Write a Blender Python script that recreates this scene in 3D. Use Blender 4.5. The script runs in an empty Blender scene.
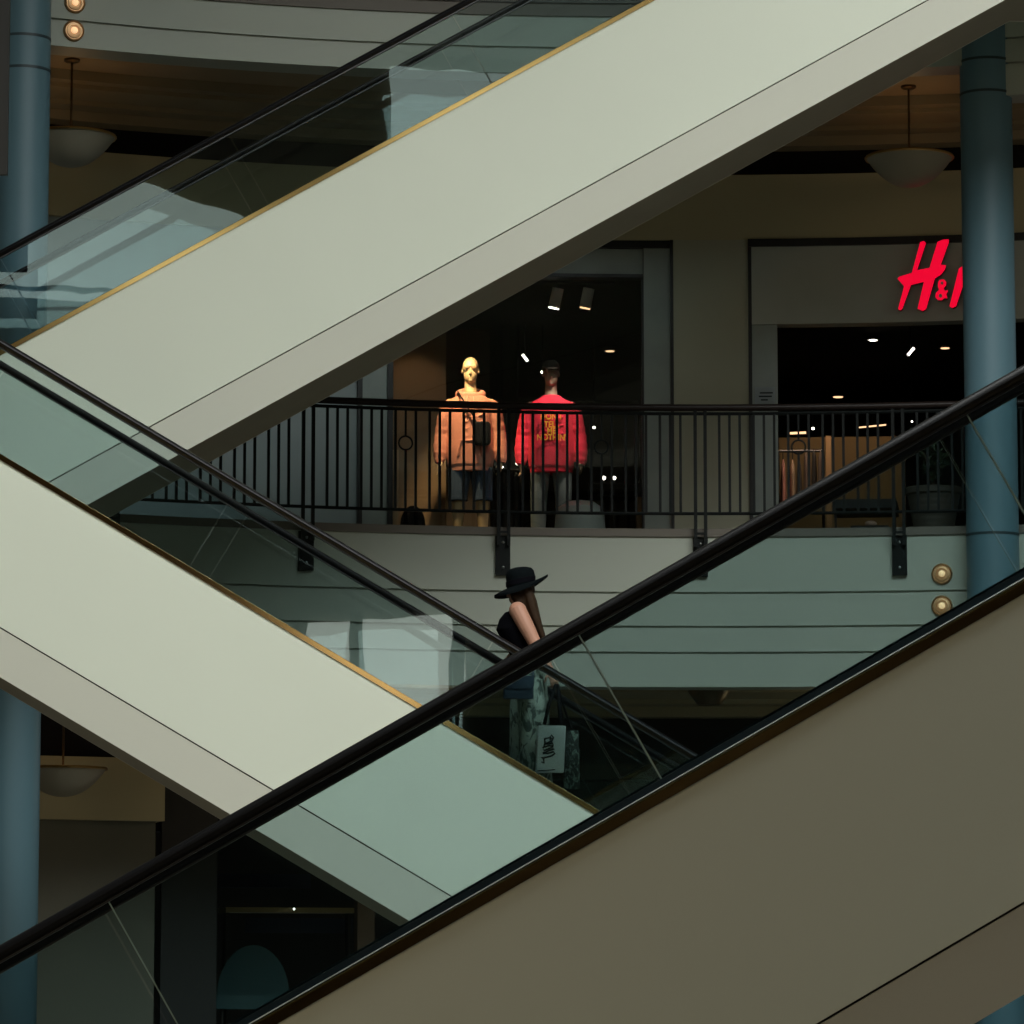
import bpy, bmesh, random
from math import *
from mathutils import Vector, Matrix
random.seed(7)
S = bpy.context.scene
COL = S.collection
# ------------------------------------------------------------------ camera
F = 4000.0
TH = atan(501 / 4000)
CT, ST = cos(TH), sin(TH)
ZC = 1.45
cam = bpy.data.cameras.new('camera'); camo = bpy.data.objects.new('camera', cam); COL.objects.link(camo)
cam.sensor_width = 36; cam.lens = F / 1024 * 36; cam.clip_end = 300
camo.location = (0, 0, ZC); camo.rotation_euler = (pi / 2 + TH, 0, 0)
S.camera = camo
S.cycles.transparent_max_bounces = 40
S.cycles.max_bounces = 10
S.view_settings.view_transform = 'Standard'; S.view_settings.look = 'None'
S.view_settings.gamma = 1; S.view_settings.exposure = 0; S.view_settings.use_curve_mapping = False


def ray(x, y):
    u = (x - 512) / F; v = (512 - y) / F; d = CT - v * ST
    return u / d, (ST + v * CT) / d


def at(x, y, D):
    k, t = ray(x, y)
    return Vector((k * D, D, ZC + t * D))


# ------------------------------------------------------------------ curved balcony frame (centre of the atrium curve)
CX, CY, R = 1.75, 23.5, 13.0
RW = 15.9


def cyl(x, y, r):
    k, t = ray(x, y)
    a = k * k + 1; b = -2 * (k * CX + CY); c = CX * CX + CY * CY - r * r
    Y = (-b + sqrt(b * b - 4 * a * c)) / (2 * a)
    return Vector((k * Y, Y, ZC + t * Y))


def ang(x, r, y=450):
    p = cyl(x, y, r)
    return atan2(p.x - CX, p.y - CY)


def zz(x, y, r):
    return cyl(x, y, r).z


def P(a, r, z):
    return Vector((CX + r * sin(a), CY + r * cos(a), z))


# ------------------------------------------------------------------ materials
MATS = {}


def mat(name, col, rough=.6, metal=0, noise=.06, nscale=3, emit=None, estr=0, spec=.5, bump=0, bscale=40):
    m = bpy.data.materials.new(name); m.use_nodes = True
    nt = m.node_tree; b = nt.nodes['Principled BSDF']
    b.inputs['Base Color'].default_value = (*col, 1)
    b.inputs['Roughness'].default_value = rough; b.inputs['Metallic'].default_value = metal
    b.inputs['Specular IOR Level'].default_value = spec
    tc = nt.nodes.new('ShaderNodeTexCoord')
    if noise:
        n = nt.nodes.new('ShaderNodeTexNoise'); n.inputs['Scale'].default_value = nscale; n.inputs['Detail'].default_value = 4
        r = nt.nodes.new('ShaderNodeMixRGB'); r.blend_type = 'MIX'
        r.inputs[1].default_value = (*[c * (1 - noise) for c in col], 1); r.inputs[2].default_value = (*[min(1, c * (1 + noise)) for c in col], 1)
        nt.links.new(tc.outputs['Object'], n.inputs['Vector']); nt.links.new(n.outputs['Fac'], r.inputs[0]); nt.links.new(r.outputs[0], b.inputs['Base Color'])
    if bump:
        n2 = nt.nodes.new('ShaderNodeTexNoise'); n2.inputs['Scale'].default_value = bscale
        bp = nt.nodes.new('ShaderNodeBump'); bp.inputs['Strength'].default_value = bump; bp.inputs['Distance'].default_value = .02
        nt.links.new(tc.outputs['Object'], n2.inputs['Vector']); nt.links.new(n2.outputs['Fac'], bp.inputs['Height']); nt.links.new(bp.outputs[0], b.inputs['Normal'])
    if emit:
        b.inputs['Emission Color'].default_value = (*emit, 1); b.inputs['Emission Strength'].default_value = estr
    MATS[name] = m
    return m


def glassmat(name, tint, boost=1.0, wave=0.0):
    m = bpy.data.materials.new(name); m.use_nodes = True; nt = m.node_tree
    for n in list(nt.nodes): nt.nodes.remove(n)
    o = nt.nodes.new('ShaderNodeOutputMaterial'); mx = nt.nodes.new('ShaderNodeMixShader')
    t = nt.nodes.new('ShaderNodeBsdfTransparent'); t.inputs[0].default_value = (*tint, 1)
    g = nt.nodes.new('ShaderNodeBsdfGlossy'); g.inputs['Roughness'].default_value = 0.0; g.inputs['Color'].default_value = (.92, 1, .97, 1)
    fr = nt.nodes.new('ShaderNodeFresnel'); fr.inputs['IOR'].default_value = 1.5
    ml = nt.nodes.new('ShaderNodeMath'); ml.operation = 'MULTIPLY'; ml.inputs[1].default_value = boost; ml.use_clamp = True
    nt.links.new(fr.outputs[0], ml.inputs[0]); nt.links.new(ml.outputs[0], mx.inputs[0])
    nt.links.new(t.outputs[0], mx.inputs[1]); nt.links.new(g.outputs[0], mx.inputs[2]); nt.links.new(mx.outputs[0], o.inputs[0])
    if wave:
        tc = nt.nodes.new('ShaderNodeTexCoord'); n2 = nt.nodes.new('ShaderNodeTexNoise'); n2.inputs['Scale'].default_value = .9
        bp = nt.nodes.new('ShaderNodeBump'); bp.inputs['Strength'].default_value = 1; bp.inputs['Distance'].default_value = wave
        nt.links.new(tc.outputs['Object'], n2.inputs['Vector']); nt.links.new(n2.outputs['Fac'], bp.inputs['Height']); nt.links.new(bp.outputs[0], g.inputs['Normal'])
    return m


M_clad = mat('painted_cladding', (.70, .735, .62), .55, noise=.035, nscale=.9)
M_clad_low = mat('painted_lower_cladding', (.65, .65, .56), .6, noise=.03, nscale=.9)  # darker than the upper cladding: shade of the tilted band put into the colour
M_gap = mat('dark_gap', (.05, .05, .04), .8)
M_soffit = mat('soffit_paint', (.36, .33, .25), .7)
M_brass = mat('brushed_brass', (.62, .40, .15), .13, 1, noise=.18, nscale=2.5)
M_rubber = mat('black_rubber', (.004, .004, .005), .42, noise=0, spec=.22)
M_steel = mat('steel_guide', (.34, .35, .35), .35, 1, noise=0)
M_clamp = mat('pale_metal_clamp', (.62, .70, .70), .4, .2, noise=0)
M_guide = mat('dark_guide', (.06, .06, .06), .4, .8, noise=0)
M_channel = mat('dark_glass_channel', (.012, .03, .045), .3, .3, noise=0)
M_step = mat('step_metal', (.12, .12, .12), .5, .6)
M_glass = glassmat('balustrade_glass', (.86, .918, .925), 1.15, .0012)
M_sglass = glassmat('shop_window_glass', (.93, .95, .94), 1.0, .0002)
M_edge = mat('glass_joint_edge', (.30, .42, .40), .2, noise=0)
M_slab = mat('balcony_panel', (.37, .40, .34), .55, noise=.05, nscale=.7)
M_coping = mat('coping_stone', (.12, .105, .085), .6)  # edge band darker than the balcony panels
M_column = mat('teal_column_paint', (.10, .19, .235), .45, noise=.05, nscale=1.2)
M_ring = mat('column_ring_dark', (.02, .04, .05), .5)
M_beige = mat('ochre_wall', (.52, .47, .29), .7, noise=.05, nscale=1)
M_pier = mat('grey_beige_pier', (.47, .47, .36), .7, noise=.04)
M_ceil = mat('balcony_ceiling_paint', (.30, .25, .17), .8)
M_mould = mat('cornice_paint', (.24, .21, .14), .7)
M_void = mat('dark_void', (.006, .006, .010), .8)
M_frame = mat('black_frame', (.012, .012, .012), .4, noise=0)
M_panel = mat('blue_grey_panel', (.28, .33, .33), .5, noise=.05)
M_pil = mat('polished_grey_pilaster', (.34, .385, .36), .22, noise=.3, nscale=2.2)
M_fasc = mat('grey_fascia', (.46, .49, .44), .35, noise=.12, nscale=2)
M_iron = mat('black_iron', (.005, .007, .007), .5, 0, noise=0, spec=.15)
M_gold = mat('sconce_gold', (.62, .40, .22), .45, 1, noise=.05)
M_bulb = mat('sconce_bulb', (1, .7, .4), .4, emit=(1, .62, .32), estr=.9, noise=0)
M_bowl = mat('frosted_bowl', (.40, .37, .28), .5)
M_bronze = mat('bronze_metal', (.10, .07, .04), .4, .7)
M_rimgold = mat('lamp_rim_brass', (.55, .36, .14), .35, 1)
M_red = mat('red_sign_face', (.8, .0, .03), .4, emit=(1, .0, .035), estr=.8, noise=0)
M_redside = mat('sign_return', (.10, .01, .012), .5, noise=0)
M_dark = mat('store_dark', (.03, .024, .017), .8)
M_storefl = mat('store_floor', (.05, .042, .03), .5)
M_brown = mat('store_brown_panel', (.20, .125, .06), .6, noise=.1)
M_tan = mat('store_tan_wall', (.28, .19, .10), .7, noise=.15, nscale=1.5)
M_wood = mat('pale_wood', (.42, .25, .12), .5, noise=.2, nscale=6)
M_lampw = mat('lamp_glow', (1, .9, .7), .4, emit=(1, .93, .8), estr=5, noise=0)
M_lampo = mat('lamp_glow_warm', (1, .7, .4), .4, emit=(1, .6, .32), estr=1.6, noise=0)
M_white = mat('spot_housing', (.85, .86, .80), .45)
M_manskin = mat('mannequin_skin', (.62, .44, .24), .5, noise=.03)
M_mandark = mat('mannequin_dark_skin', (.34, .23, .16), .5, noise=.03)
M_hood = mat('salmon_cotton', (.66, .25, .16), .9, noise=.12, nscale=9, bump=.4, bscale=14)
M_sweat = mat('red_cotton', (.70, .018, .05), .9, noise=.12, nscale=9, bump=.4, bscale=14)
M_yel = mat('yellow_print', (.85, .36, .01), .7, noise=0)
M_denim = mat('blue_denim', (.05, .08, .13), .9, noise=.3, nscale=6)
M_jean = mat('grey_jeans', (.16, .19, .19), .9, noise=.15, nscale=8)
M_blackbag = mat('black_nylon', (.005, .005, .006), .7, bump=.2, spec=.12)
M_cap = mat('dark_cap', (.04, .032, .025), .8)
M_skin = mat('skin', (.48, .245, .165), .55, noise=.06, nscale=8)
M_hair = mat('dark_brown_hair', (.034, .019, .010), .6, noise=.5, nscale=22, spec=.15)
M_top = mat('black_top', (.004, .004, .006), .95, spec=.05)
M_hat = mat('black_felt', (.004, .006, .007), .95, bump=.2, spec=.05)
M_navy = mat('navy_leather', (.015, .030, .050), .45)
M_canvas = mat('canvas_tote', (.93, .94, .88), .9, noise=.05)
M_ink = mat('dark_ink', (.02, .03, .035), .8, noise=0)
M_shoe = mat('shoe_leather', (.03, .025, .02), .6)
M_floor = mat('floor_tile', (.16, .145, .12), .35, noise=.1)
M_atr = mat('atrium_wall', (.17, .15, .115), .8)
M_pot = mat('planter_clay', (.06, .055, .042), .7, noise=.15)
M_leaf = mat('leaf', (.035, .06, .03), .5, noise=.3)
M_soil = mat('soil', (.02, .015, .01), 1)
M_pale = mat('white_laminate', (.80, .88, .92), .4)
M_paper = mat('paper', (.36, .42, .46), .7)
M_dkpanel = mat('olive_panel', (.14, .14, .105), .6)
M_teal = mat('teal_upholstery', (.025, .075, .08), .7)
M_nav2 = mat('navy_cloth', (.03, .04, .07), .8)


def printed(name, base, ink, scale, thr):
    m = mat(name, base, .85, noise=0); nt = m.node_tree; b = nt.nodes['Principled BSDF']
    tc = nt.nodes.new('ShaderNodeTexCoord'); n = nt.nodes.new('ShaderNodeTexNoise'); n.inputs['Scale'].default_value = scale; n.inputs['Detail'].default_value = 3; n.inputs['Distortion'].default_value = 1.5
    cr = nt.nodes.new('ShaderNodeValToRGB'); cr.color_ramp.elements[0].position = thr; cr.color_ramp.elements[1].position = thr + .08
    cr.color_ramp.elements[0].color = (*ink, 1); cr.color_ramp.elements[1].color = (*base, 1)
    mp = nt.nodes.new('ShaderNodeMapping'); mp.inputs['Scale'].default_value = (1.4, 1.4, .8)
    nt.links.new(tc.outputs['Object'], mp.inputs[0]); nt.links.new(mp.outputs[0], n.inputs['Vector']); nt.links.new(n.outputs['Fac'], cr.inputs[0]); nt.links.new(cr.outputs[0], b.inputs['Base Color'])
    return m


M_trous = printed('printed_trousers', (.36, .40, .33), (.06, .085, .07), 11, .42)
M_bag2 = printed('printed_dark_bag', (.02, .025, .022), (.22, .28, .22), 20, .40)

# ------------------------------------------------------------------ mesh builder
OFF = {}


class MB:
    def __init__(s): s.bm = bmesh.new()

    def face(s, pts):
        try: return s.bm.faces.new([s.bm.verts.new(p) for p in pts])
        except ValueError: pass

    def rings(s, rings, closed=False, caps=True):
        vs = [[s.bm.verts.new(p) for p in r] for r in rings]
        n = len(vs[0]); m = len(vs)
        for i in range(m if closed else m - 1):
            a, b = vs[i], vs[(i + 1) % m]
            for j in range(n): s.bm.faces.new((a[j], a[(j + 1) % n], b[(j + 1) % n], b[j]))
        if caps and not closed:
            s.bm.faces.new(vs[0][::-1]); s.bm.faces.new(vs[-1])
        return s

    def box(s, c, sz, rz=0, M=None):
        c = Vector(c); x, y, z = sz[0] / 2, sz[1] / 2, sz[2] / 2
        Rm = M if M is not None else Matrix.Rotation(rz, 3, 'Z')
        q = lambda a, b, d: c + Rm @ Vector((a * x, b * y, d * z))
        return s.rings([[q(-1, -1, k), q(1, -1, k), q(1, 1, k), q(-1, 1, k)] for k in (-1, 1)])

    def tube(s, pts, r, n=8, closed=False):
        pts = [Vector(p) for p in pts]; rr = r if isinstance(r, (list, tuple)) else [r] * len(pts); out = []
        pa = None
        for i, p in enumerate(pts):
            if closed: t = pts[(i + 1) % len(pts)] - pts[i - 1]
            else: t = pts[min(i + 1, len(pts) - 1)] - pts[max(i - 1, 0)]
            t.normalize()
            if pa is None:
                a = t.cross(Vector((0, 0, 1)))
                if a.length < .35: a = t.cross(Vector((0, 1, 0)))
            else: a = pa - t * pa.dot(t)
            a.normalize(); pa = a; b = a.cross(t).normalized()
            R_ = rr[i] if isinstance(rr[i], (tuple, list)) else (rr[i], rr[i])
            out.append([p + a * cos(2 * pi * k / n) * R_[0] + b * sin(2 * pi * k / n) * R_[1] for k in range(n)])
        return s.rings(out, closed)

    def hloft(s, secs, n=20):  # horizontal elliptical sections (cx,cy,z,rx,ry)
        return s.rings([[Vector((x + rx * cos(2 * pi * k / n), y + ry * sin(2 * pi * k / n), z)) for k in range(n)] for x, y, z, rx, ry in secs])

    def ell(s, c, r, M=None, n=16, m=10):
        c = Vector(c); Rm = M or Matrix.Identity(3); out = []
        for i in range(m + 1):
            p = -pi / 2 + pi * (i + .02 + (.96 - 1) * i / m if False else i) / m
            p = max(min(p, pi / 2 - .05), -pi / 2 + .05)
            out.append([c + Rm @ Vector((r[0] * cos(p) * cos(2 * pi * k / n), r[1] * cos(p) * sin(2 * pi * k / n), r[2] * sin(p))) for k in range(n)])
        return s.rings(out)

    def lathe(s, prof, c, n=32, caps=True):
        c = Vector(c)
        return s.rings([[c + Vector((max(r, .0005) * cos(2 * pi * k / n), max(r, .0005) * sin(2 * pi * k / n), z)) for k in range(n)] for r, z in prof], caps=caps)

    def arc(s, prof, a0, a1, n=None):  # closed (r,z) section swept round the atrium axis
        n = n or max(2, int(abs(a1 - a0) / .03))
        return s.rings([[P(a0 + (a1 - a0) * i / n, r, z) for r, z in prof] for i in range(n + 1)])

    def abox(s, a0, a1, r0, r1, z0, z1): return s.arc([(r0, z0), (r1, z0), (r1, z1), (r0, z1)], a0, a1)

    def prism(s, poly, origin, ux, uz, un, d):  # polygon in the ux/uz plane, extruded by d along un
        f = [origin + ux * a + uz * b for a, b in poly]
        return s.rings([f, [p + un * d for p in f]])

    def build(s, name, m, parent=None, smooth=True, base=None):
        bmesh.ops.recalc_face_normals(s.bm, faces=s.bm.faces)
        me = bpy.data.meshes.new(name); s.bm.to_mesh(me); s.bm.free()
        o = bpy.data.objects.new(name, me); COL.objects.link(o)
        return fin(o, m, parent, smooth, base)


def fin(o, m, parent=None, smooth=True, base=None):
    me = o.data
    if m: me.materials.clear(); me.materials.append(m)
    if parent is not None:
        off = OFF[parent.name]; o.parent = parent
    elif base is not None: off = Vector(base); o.location = off
    else:
        vs = [v.co for v in me.vertices]
        off = Vector(((min(v.x for v in vs) + max(v.x for v in vs)) / 2, (min(v.y for v in vs) + max(v.y for v in vs)) / 2, min(v.z for v in vs)))
        o.location = off
    me.transform(Matrix.Translation(-off)); OFF[o.name] = off
    if smooth:
        me.shade_smooth(); me.set_sharp_from_angle(angle=radians(38))
    return o


def tag(o, label, cat, group=None, kind=None):
    if kind: o['kind'] = kind
    if label: o['label'] = label
    if cat: o['category'] = cat
    if group: o['group'] = group
    return o


def thing(name, loc, label, cat, group=None):
    o = bpy.data.objects.new(name, None); COL.objects.link(o); o.location = loc; o.empty_display_size = .1
    OFF[o.name] = Vector(loc)
    return tag(o, label, cat, group)


def struct(o, label=None, cat=None): o['kind'] = 'structure'; return tag(o, label, cat)


def copy_tree(o, parent=None):
    c = o.copy(); COL.objects.link(c)
    if parent: c.parent = parent
    OFF[c.name] = OFF[o.name]
    for ch in [x for x in bpy.data.objects if x.parent == o]: copy_tree(ch, c)
    return c


def remesh(mb, name, m, parent, voxel=.009, smooth=4, base=None, sub=0):
    bmesh.ops.recalc_face_normals(mb.bm, faces=mb.bm.faces)
    me = bpy.data.meshes.new('tmp'); mb.bm.to_mesh(me); mb.bm.free()
    o = bpy.data.objects.new('tmp', me); COL.objects.link(o)
    r = o.modifiers.new('r', 'REMESH'); r.mode = 'VOXEL'; r.voxel_size = voxel
    if smooth:
        k = o.modifiers.new('s', 'SMOOTH'); k.factor = .5; k.iterations = smooth
    dg = bpy.context.evaluated_depsgraph_get(); dg.update()
    m2 = bpy.data.meshes.new_from_object(o.evaluated_get(dg)); bpy.data.objects.remove(o)
    m2.name = name
    n = bpy.data.objects.new(name, m2); COL.objects.link(n)
    fin(n, m, parent, False, base); m2.shade_smooth()
    return n


def text_mesh(txt, size, depth, name, m, parent, origin, ux, uz, un, align='CENTER', squash=1.0):
    cu = bpy.data.curves.new('t', 'FONT'); cu.body = txt; cu.size = size; cu.extrude = depth / 2; cu.align_x = align; cu.offset = size * .017
    o = bpy.data.objects.new('t', cu); COL.objects.link(o)
    dg = bpy.context.evaluated_depsgraph_get(); dg.update()
    me = bpy.data.meshes.new_from_object(o.evaluated_get(dg)); bpy.data.objects.remove(o)
    for v in me.vertices: v.co = origin + ux * v.co.x * squash + uz * v.co.y - un * v.co.z
    n = bpy.data.objects.new(name, me); COL.objects.link(n)
    return fin(n, m, parent, False)


# ------------------------------------------------------------------ escalators
PSI = radians(4.7)
EV = Vector((cos(PSI), sin(PSI), 0)); NV = Vector((-sin(PSI), cos(PSI), 0)); ZV = Vector((0, 0, 1))


def es(D, x, y, noff):  # run coordinate of a point on an escalator's glass plane
    k, t = ray(x, y)
    Y = (noff + D * NV.y) / (k * NV.x + NV.y); X = k * Y
    return X * EV.x + (Y - D) * EV.y


def escalator(D, B, m, knots, J, BT, joints, jrear, label, chan=.055):
    bev = .0014 if chan > .06 else .004
    O = Vector((0, D, 0))
    W = 1.6
    root = thing('escalator', O + EV * knots[0][0] + ZV * 0, label, 'escalator', 'crossing escalators in the atrium')
    st = []
    for (a, za), (b, zb) in zip(knots[:-1], knots[1:]):
        n = max(1, int((b - a) / .15)) if min(za, zb) < 2.2 else 1
        st += [(a + (b - a) * i / n, za + (zb - za) * i / n) for i in range(n)]
    st.append(knots[-1])

    def zb(s):
        for (a, za), (b, zb_) in zip(knots[:-1], knots[1:]):
            if a - 1e-6 <= s <= b + 1e-6: return za + (zb_ - za) * (s - a) / (b - a)
        return knots[0][1] if s < knots[0][0] else knots[-1][1]

    def pt(s, n, h): return O + EV * s + NV * n + ZV * max(.004, zb(s) + h)

    def sweep(poly, name, mt, stations=None):
        return MB().rings([[pt(s, n, h) for n, h in poly] for s, _ in (stations or st)]).build(name, mt, root)
    mir = lambda poly: [(W - n, h) for n, h in poly]
    up = [(0, 0), (.03, 0), (.03, J + .006), (0, J + .006)]
    lo = [(.004, J - .006), (.034, J - .006), (.065, BT + .02), (.035, BT)]
    for f in (lambda p: p, mir):
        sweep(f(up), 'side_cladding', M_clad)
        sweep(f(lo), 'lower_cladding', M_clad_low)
        sweep(f([(-.010, -.006), (-.010, .041 - bev), (-.010 + bev, .041), (.15, .052), (.15, 0)]), 'deck_trim', M_brass)
        sweep(f([(.164, 0), (.164, chan), (.192, chan), (.192, 0)]), 'glass_channel', M_channel)
        sweep(f([(.151, 0), (.151, chan * .62), (.1635, chan * .66), (.1635, 0)]), 'glass_clamp', M_clamp)
        sweep(f([(.208, -.02), (.208, .045), (.30, .03), (.30, -.30)]), 'skirt_panel', M_step)
        sweep(f([(.178, .852), (.222, .852), (.222, .862), (.178, .862)]), 'handrail_guide', M_guide)
        sweep(f([(.2 + .045 * cos(t) * (1 if sin(t) > 0 else .95), .892 + .034 * sin(t)) for t in [2 * pi * k / 14 for k in range(14)]]), 'handrail', M_rubber)
    sweep([(.035, -.30), (W - .035, -.30), (W - .035, J + .1), (W - .08, BT + .04), (.08, BT + .04), (.035, J + .1)], 'truss', M_gap)
    sweep([(.05, BT + .002), (W - .05, BT + .002), (W - .05, BT + .03), (.05, BT + .03)], 'soffit_panel', M_soffit)
    # glass panes, butt-jointed square to the incline
    for n0, js in ((.194, joints), (W - .206, jrear)):
        ends = [knots[0][0] + .02] + js + [knots[-1][0] - .02]
        for a, b in zip(ends[:-1], ends[1:]):
            def edge(s, side):
                inc = knots[1][0] < s < knots[2][0]
                mm = m if inc else 0
                return [(s - mm * (h / (1 + mm * mm)) + side * .004, h) for h in (.03, .86)]
            A = edge(a, 1); Bq = edge(b, -1)
            # insert knots between so the pane follows the bends
            mids = [k[0] for k in knots[1:-1] if a + .4 < k[0] < b - .4]
            cols = [A] + [[(k, .03), (k, .86)] for k in mids] + [Bq]
            # joints given at handrail height: shift back so the top edge sits on the given run
            rings = []
            for c in cols:
                rings.append([pt(c[0][0], n0, c[0][1]), pt(c[0][0], n0 + .012, c[0][1]), pt(c[1][0], n0 + .012, c[1][1]), pt(c[1][0], n0, c[1][1])])
            MB().rings(rings).build('glass_panel', M_glass, root, smooth=False)
            if chan > .06 and n0 < .5 and a != ends[0]:
                (s0_, h0_), (s1_, h1_) = A
                MB().rings([[pt(s_ - .0065, n0 + .001, h_), pt(s_ - .0015, n0 + .001, h_), pt(s_ - .0015, n0 + .011, h_), pt(s_ - .0065, n0 + .011, h_)] for s_, h_ in ((s0_, h0_), (s1_, h1_))]).build('glass_edge', M_edge, root, smooth=False)
    # moving steps
    lo_s, hi_s = knots[1][0], knots[2][0]
    N = int((hi_s - lo_s) / .4)
    mb = MB(); prof = []
    for i in range(N + 1):
        s0 = lo_s + (hi_s - lo_s) * i / N; s1 = lo_s + (hi_s - lo_s) * (i + 1) / N
        if i == N: break
        zt = max(zb(s0), zb(s1)) - .27 if True else 0
        prof.append((s0, zt)); prof.append((s1, zt))
    for i in range(0, len(prof) - 1, 2):
        (s0, z0), (s1, z1) = prof[i], prof[i + 1]
        q = lambda s, n, z: O + EV * s + NV * n + ZV * max(.03, z)
        mb.rings([[q(s0, .31, z0 - .26), q(s1, .31, z0 - .26), q(s1, .31, z0), q(s0, .31, z0)], [q(s0, W - .31, z0 - .26), q(s1, W - .31, z0 - .26), q(s1, W - .31, z0), q(s0, W - .31, z0)]])
    mb.build('steps', M_step, root, smooth=False)
    return root, zb, pt


def jl(D, B, m, pts, noff, ext):  # joint stations: handrail-level pixels -> base run coordinate
    out = [es(D, x, y, noff) + m * .86 / (1 + m * m) for x, y in pts]
    return sorted([out[0] + e for e in ext[0]] + out + [out[-1] + e for e in ext[1]])


m1, m2_, m3 = .5722, -.5887, .5743
E1 = escalator(32.8, 9.23, m1, [(-8.2, 6.04), ((6.04 - 9.23) / m1, 6.04), ((11.84 - 9.23) / m1, 11.84), (7.2, 11.84)], -1.286, -1.646,
               jl(32.8, 9.23, m1, [(452, 13)], .2, ([-7.5, -5.6, -3.75, -1.87], [1.87, 3.5])), jl(32.8, 9.23, m1, [(441, 60)], 1.4, ([-7.5, -5.6, -3.75, -1.87], [1.87, 3.5])),
               'highest escalator, pale cladding with brass trim, rising to upper right')
E2 = escalator(29.7, 3.284, m2_, [(-7.3, 6.04), ((6.04 - 3.284) / m2_, 6.04), ((.16 - 3.284) / m2_, .16), (7.9, .16)], -1.243, -1.605,
               jl(29.7, 3.284, m2_, [(237, 492), (493, 643)], .2, ([-3.7, -1.9], [1.9, 3.75])), jl(29.7, 3.284, m2_, [(247, 519), (497, 664)], 1.4, ([-3.7, -1.9], [1.9, 3.75])),
               'middle escalator descending to lower right, carrying the woman in the black hat')
E3 = escalator(15.8, 1.942, m3, [(-5.5, .16), ((.16 - 1.942) / m3, .16), ((6.04 - 1.942) / m3, 6.04), (9.5, 6.04)], -1.231, -1.592,
               jl(15.8, 1.942, m3, [(108, 897), (578, 632), (966, 411)], .2, ([-1.85], [1.7, 3.4, 5.1])), jl(15.8, 1.942, m3, [(105, 920), (552, 662), (940, 440)], 1.4, ([-1.85], [1.7, 3.4, 5.1])),
               'nearest escalator in shade, thick black handrail crossing the whole picture', .086)

# ------------------------------------------------------------------ balcony slabs, ceilings, cornices
AL, AR = ang(-420, R), ang(1420, R)
zt = zz(704, 529, R); zcop = zz(704, 537, R); g1, g2, g3, zb0 = [zz(704, y, R) for y in (593, 627, 653, 687)]
FL = zt


def grooved(z_top, grooves, z_bot, r0, r1):
    p = [(r1, z_bot), (r1, z_top), (r0, z_top)]
    for g in grooves: p += [(r0, g + .010), (r0 + .03, g + .010), (r0 + .03, g - .010), (r0, g - .010)]
    p += [(r0, z_bot)]
    return p


struct(MB().arc([(R - .02, zcop), (R + .6, zcop), (R + .6, zt), (R - .02, zt)], AL, AR).build('trim_balcony_coping', M_coping))
struct(MB().arc(grooved(zcop, [g1, g2, g3], zb0, R, R + .35), AL, AR).build('wall_balcony_front', M_slab))
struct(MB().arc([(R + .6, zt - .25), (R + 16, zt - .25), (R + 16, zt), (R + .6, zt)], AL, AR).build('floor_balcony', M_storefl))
# level above (its edge follows a slightly shifted arc)
CX, CY = CX - .6, CY - .174
uc, u1, ub = zz(256, 4, R), zz(256, 36, R), zz(256, 62, R)
AC = ang(987, R, 200)
struct(MB().arc(grooved(uc, [u1], ub, R, R + .35), AL, AC).build('wall_upper_balcony_front', M_slab))
struct(MB().arc([(R - .02, uc), (R + .6, uc), (R + .6, uc + .12), (R - .02, uc + .12)], AL, AR).build('trim_upper_coping', M_coping))
ub2, u12 = zz(1018, 94.5, R), zz(1018, 62.5, R)
struct(MB().arc(grooved(uc, [zz(1018, 37.5, R), u12], ub2, R, R + .35), AC, AR).build('wall_upper_balcony_right', M_slab))
struct(MB().arc([(R - .04, uc + .12), (R + 16, uc + .12), (R + 16, uc + .3), (R - .04, uc + .3)], AL, AR).build('floor_upper_balcony', M_storefl))
struct(MB().abox(AL, AR, RW, RW + .2, uc + .3, 20.5).build('wall_top_storey', M_beige))
CX, CY = CX + .6, CY + .174
DZ = zb0 - ub
zce = zz(908, 86, 14.6)
zw_top = zz(905, 172, RW)
zmb = zz(905, 148, RW - .1)


def ceiling(dz, zbot, nm):
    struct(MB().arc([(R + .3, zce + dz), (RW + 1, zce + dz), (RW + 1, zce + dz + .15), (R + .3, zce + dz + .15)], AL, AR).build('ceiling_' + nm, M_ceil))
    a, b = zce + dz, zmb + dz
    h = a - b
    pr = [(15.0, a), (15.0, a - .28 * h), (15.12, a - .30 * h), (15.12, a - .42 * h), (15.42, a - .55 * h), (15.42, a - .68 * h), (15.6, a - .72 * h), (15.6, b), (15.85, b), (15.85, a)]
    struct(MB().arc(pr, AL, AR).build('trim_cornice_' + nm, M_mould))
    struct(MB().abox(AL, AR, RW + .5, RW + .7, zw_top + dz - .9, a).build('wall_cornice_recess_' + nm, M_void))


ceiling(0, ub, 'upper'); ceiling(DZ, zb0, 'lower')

# ------------------------------------------------------------------ shop fronts on the balcony
zl = zz(710, 240, RW); zl2 = zz(600, 247, RW); ztr = zz(600, 275, RW)
A = lambda x, y=420: ang(x, RW, y)
struct(MB().abox(AL, AR, RW, RW + .25, zl, zw_top).build('wall_shop_band', M_beige))
struct(MB().abox(A(674), A(749), RW, RW + .25, FL, zl).build('wall_shop_pier', M_pier))
struct(MB().abox(AL, A(358), RW + .06, RW + .2, FL, zl).build('wall_hoarding', M_panel))
fr = thing('shopfront_frame', P(A(515), RW + .05, FL), 'black framed shop window surround left of the grey-beige pier', 'shop window frame')
MB().abox(A(358), A(362.5), RW, RW + .2, FL, zl).build('frame_post', M_frame, fr)
MB().abox(A(388), A(393), RW, RW + .2, FL, zl).build('frame_post', M_frame, fr)
MB().abox(A(642.5), A(644.5), RW + .04, RW + .2, FL, ztr).build('frame_post', M_frame, fr)
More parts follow.
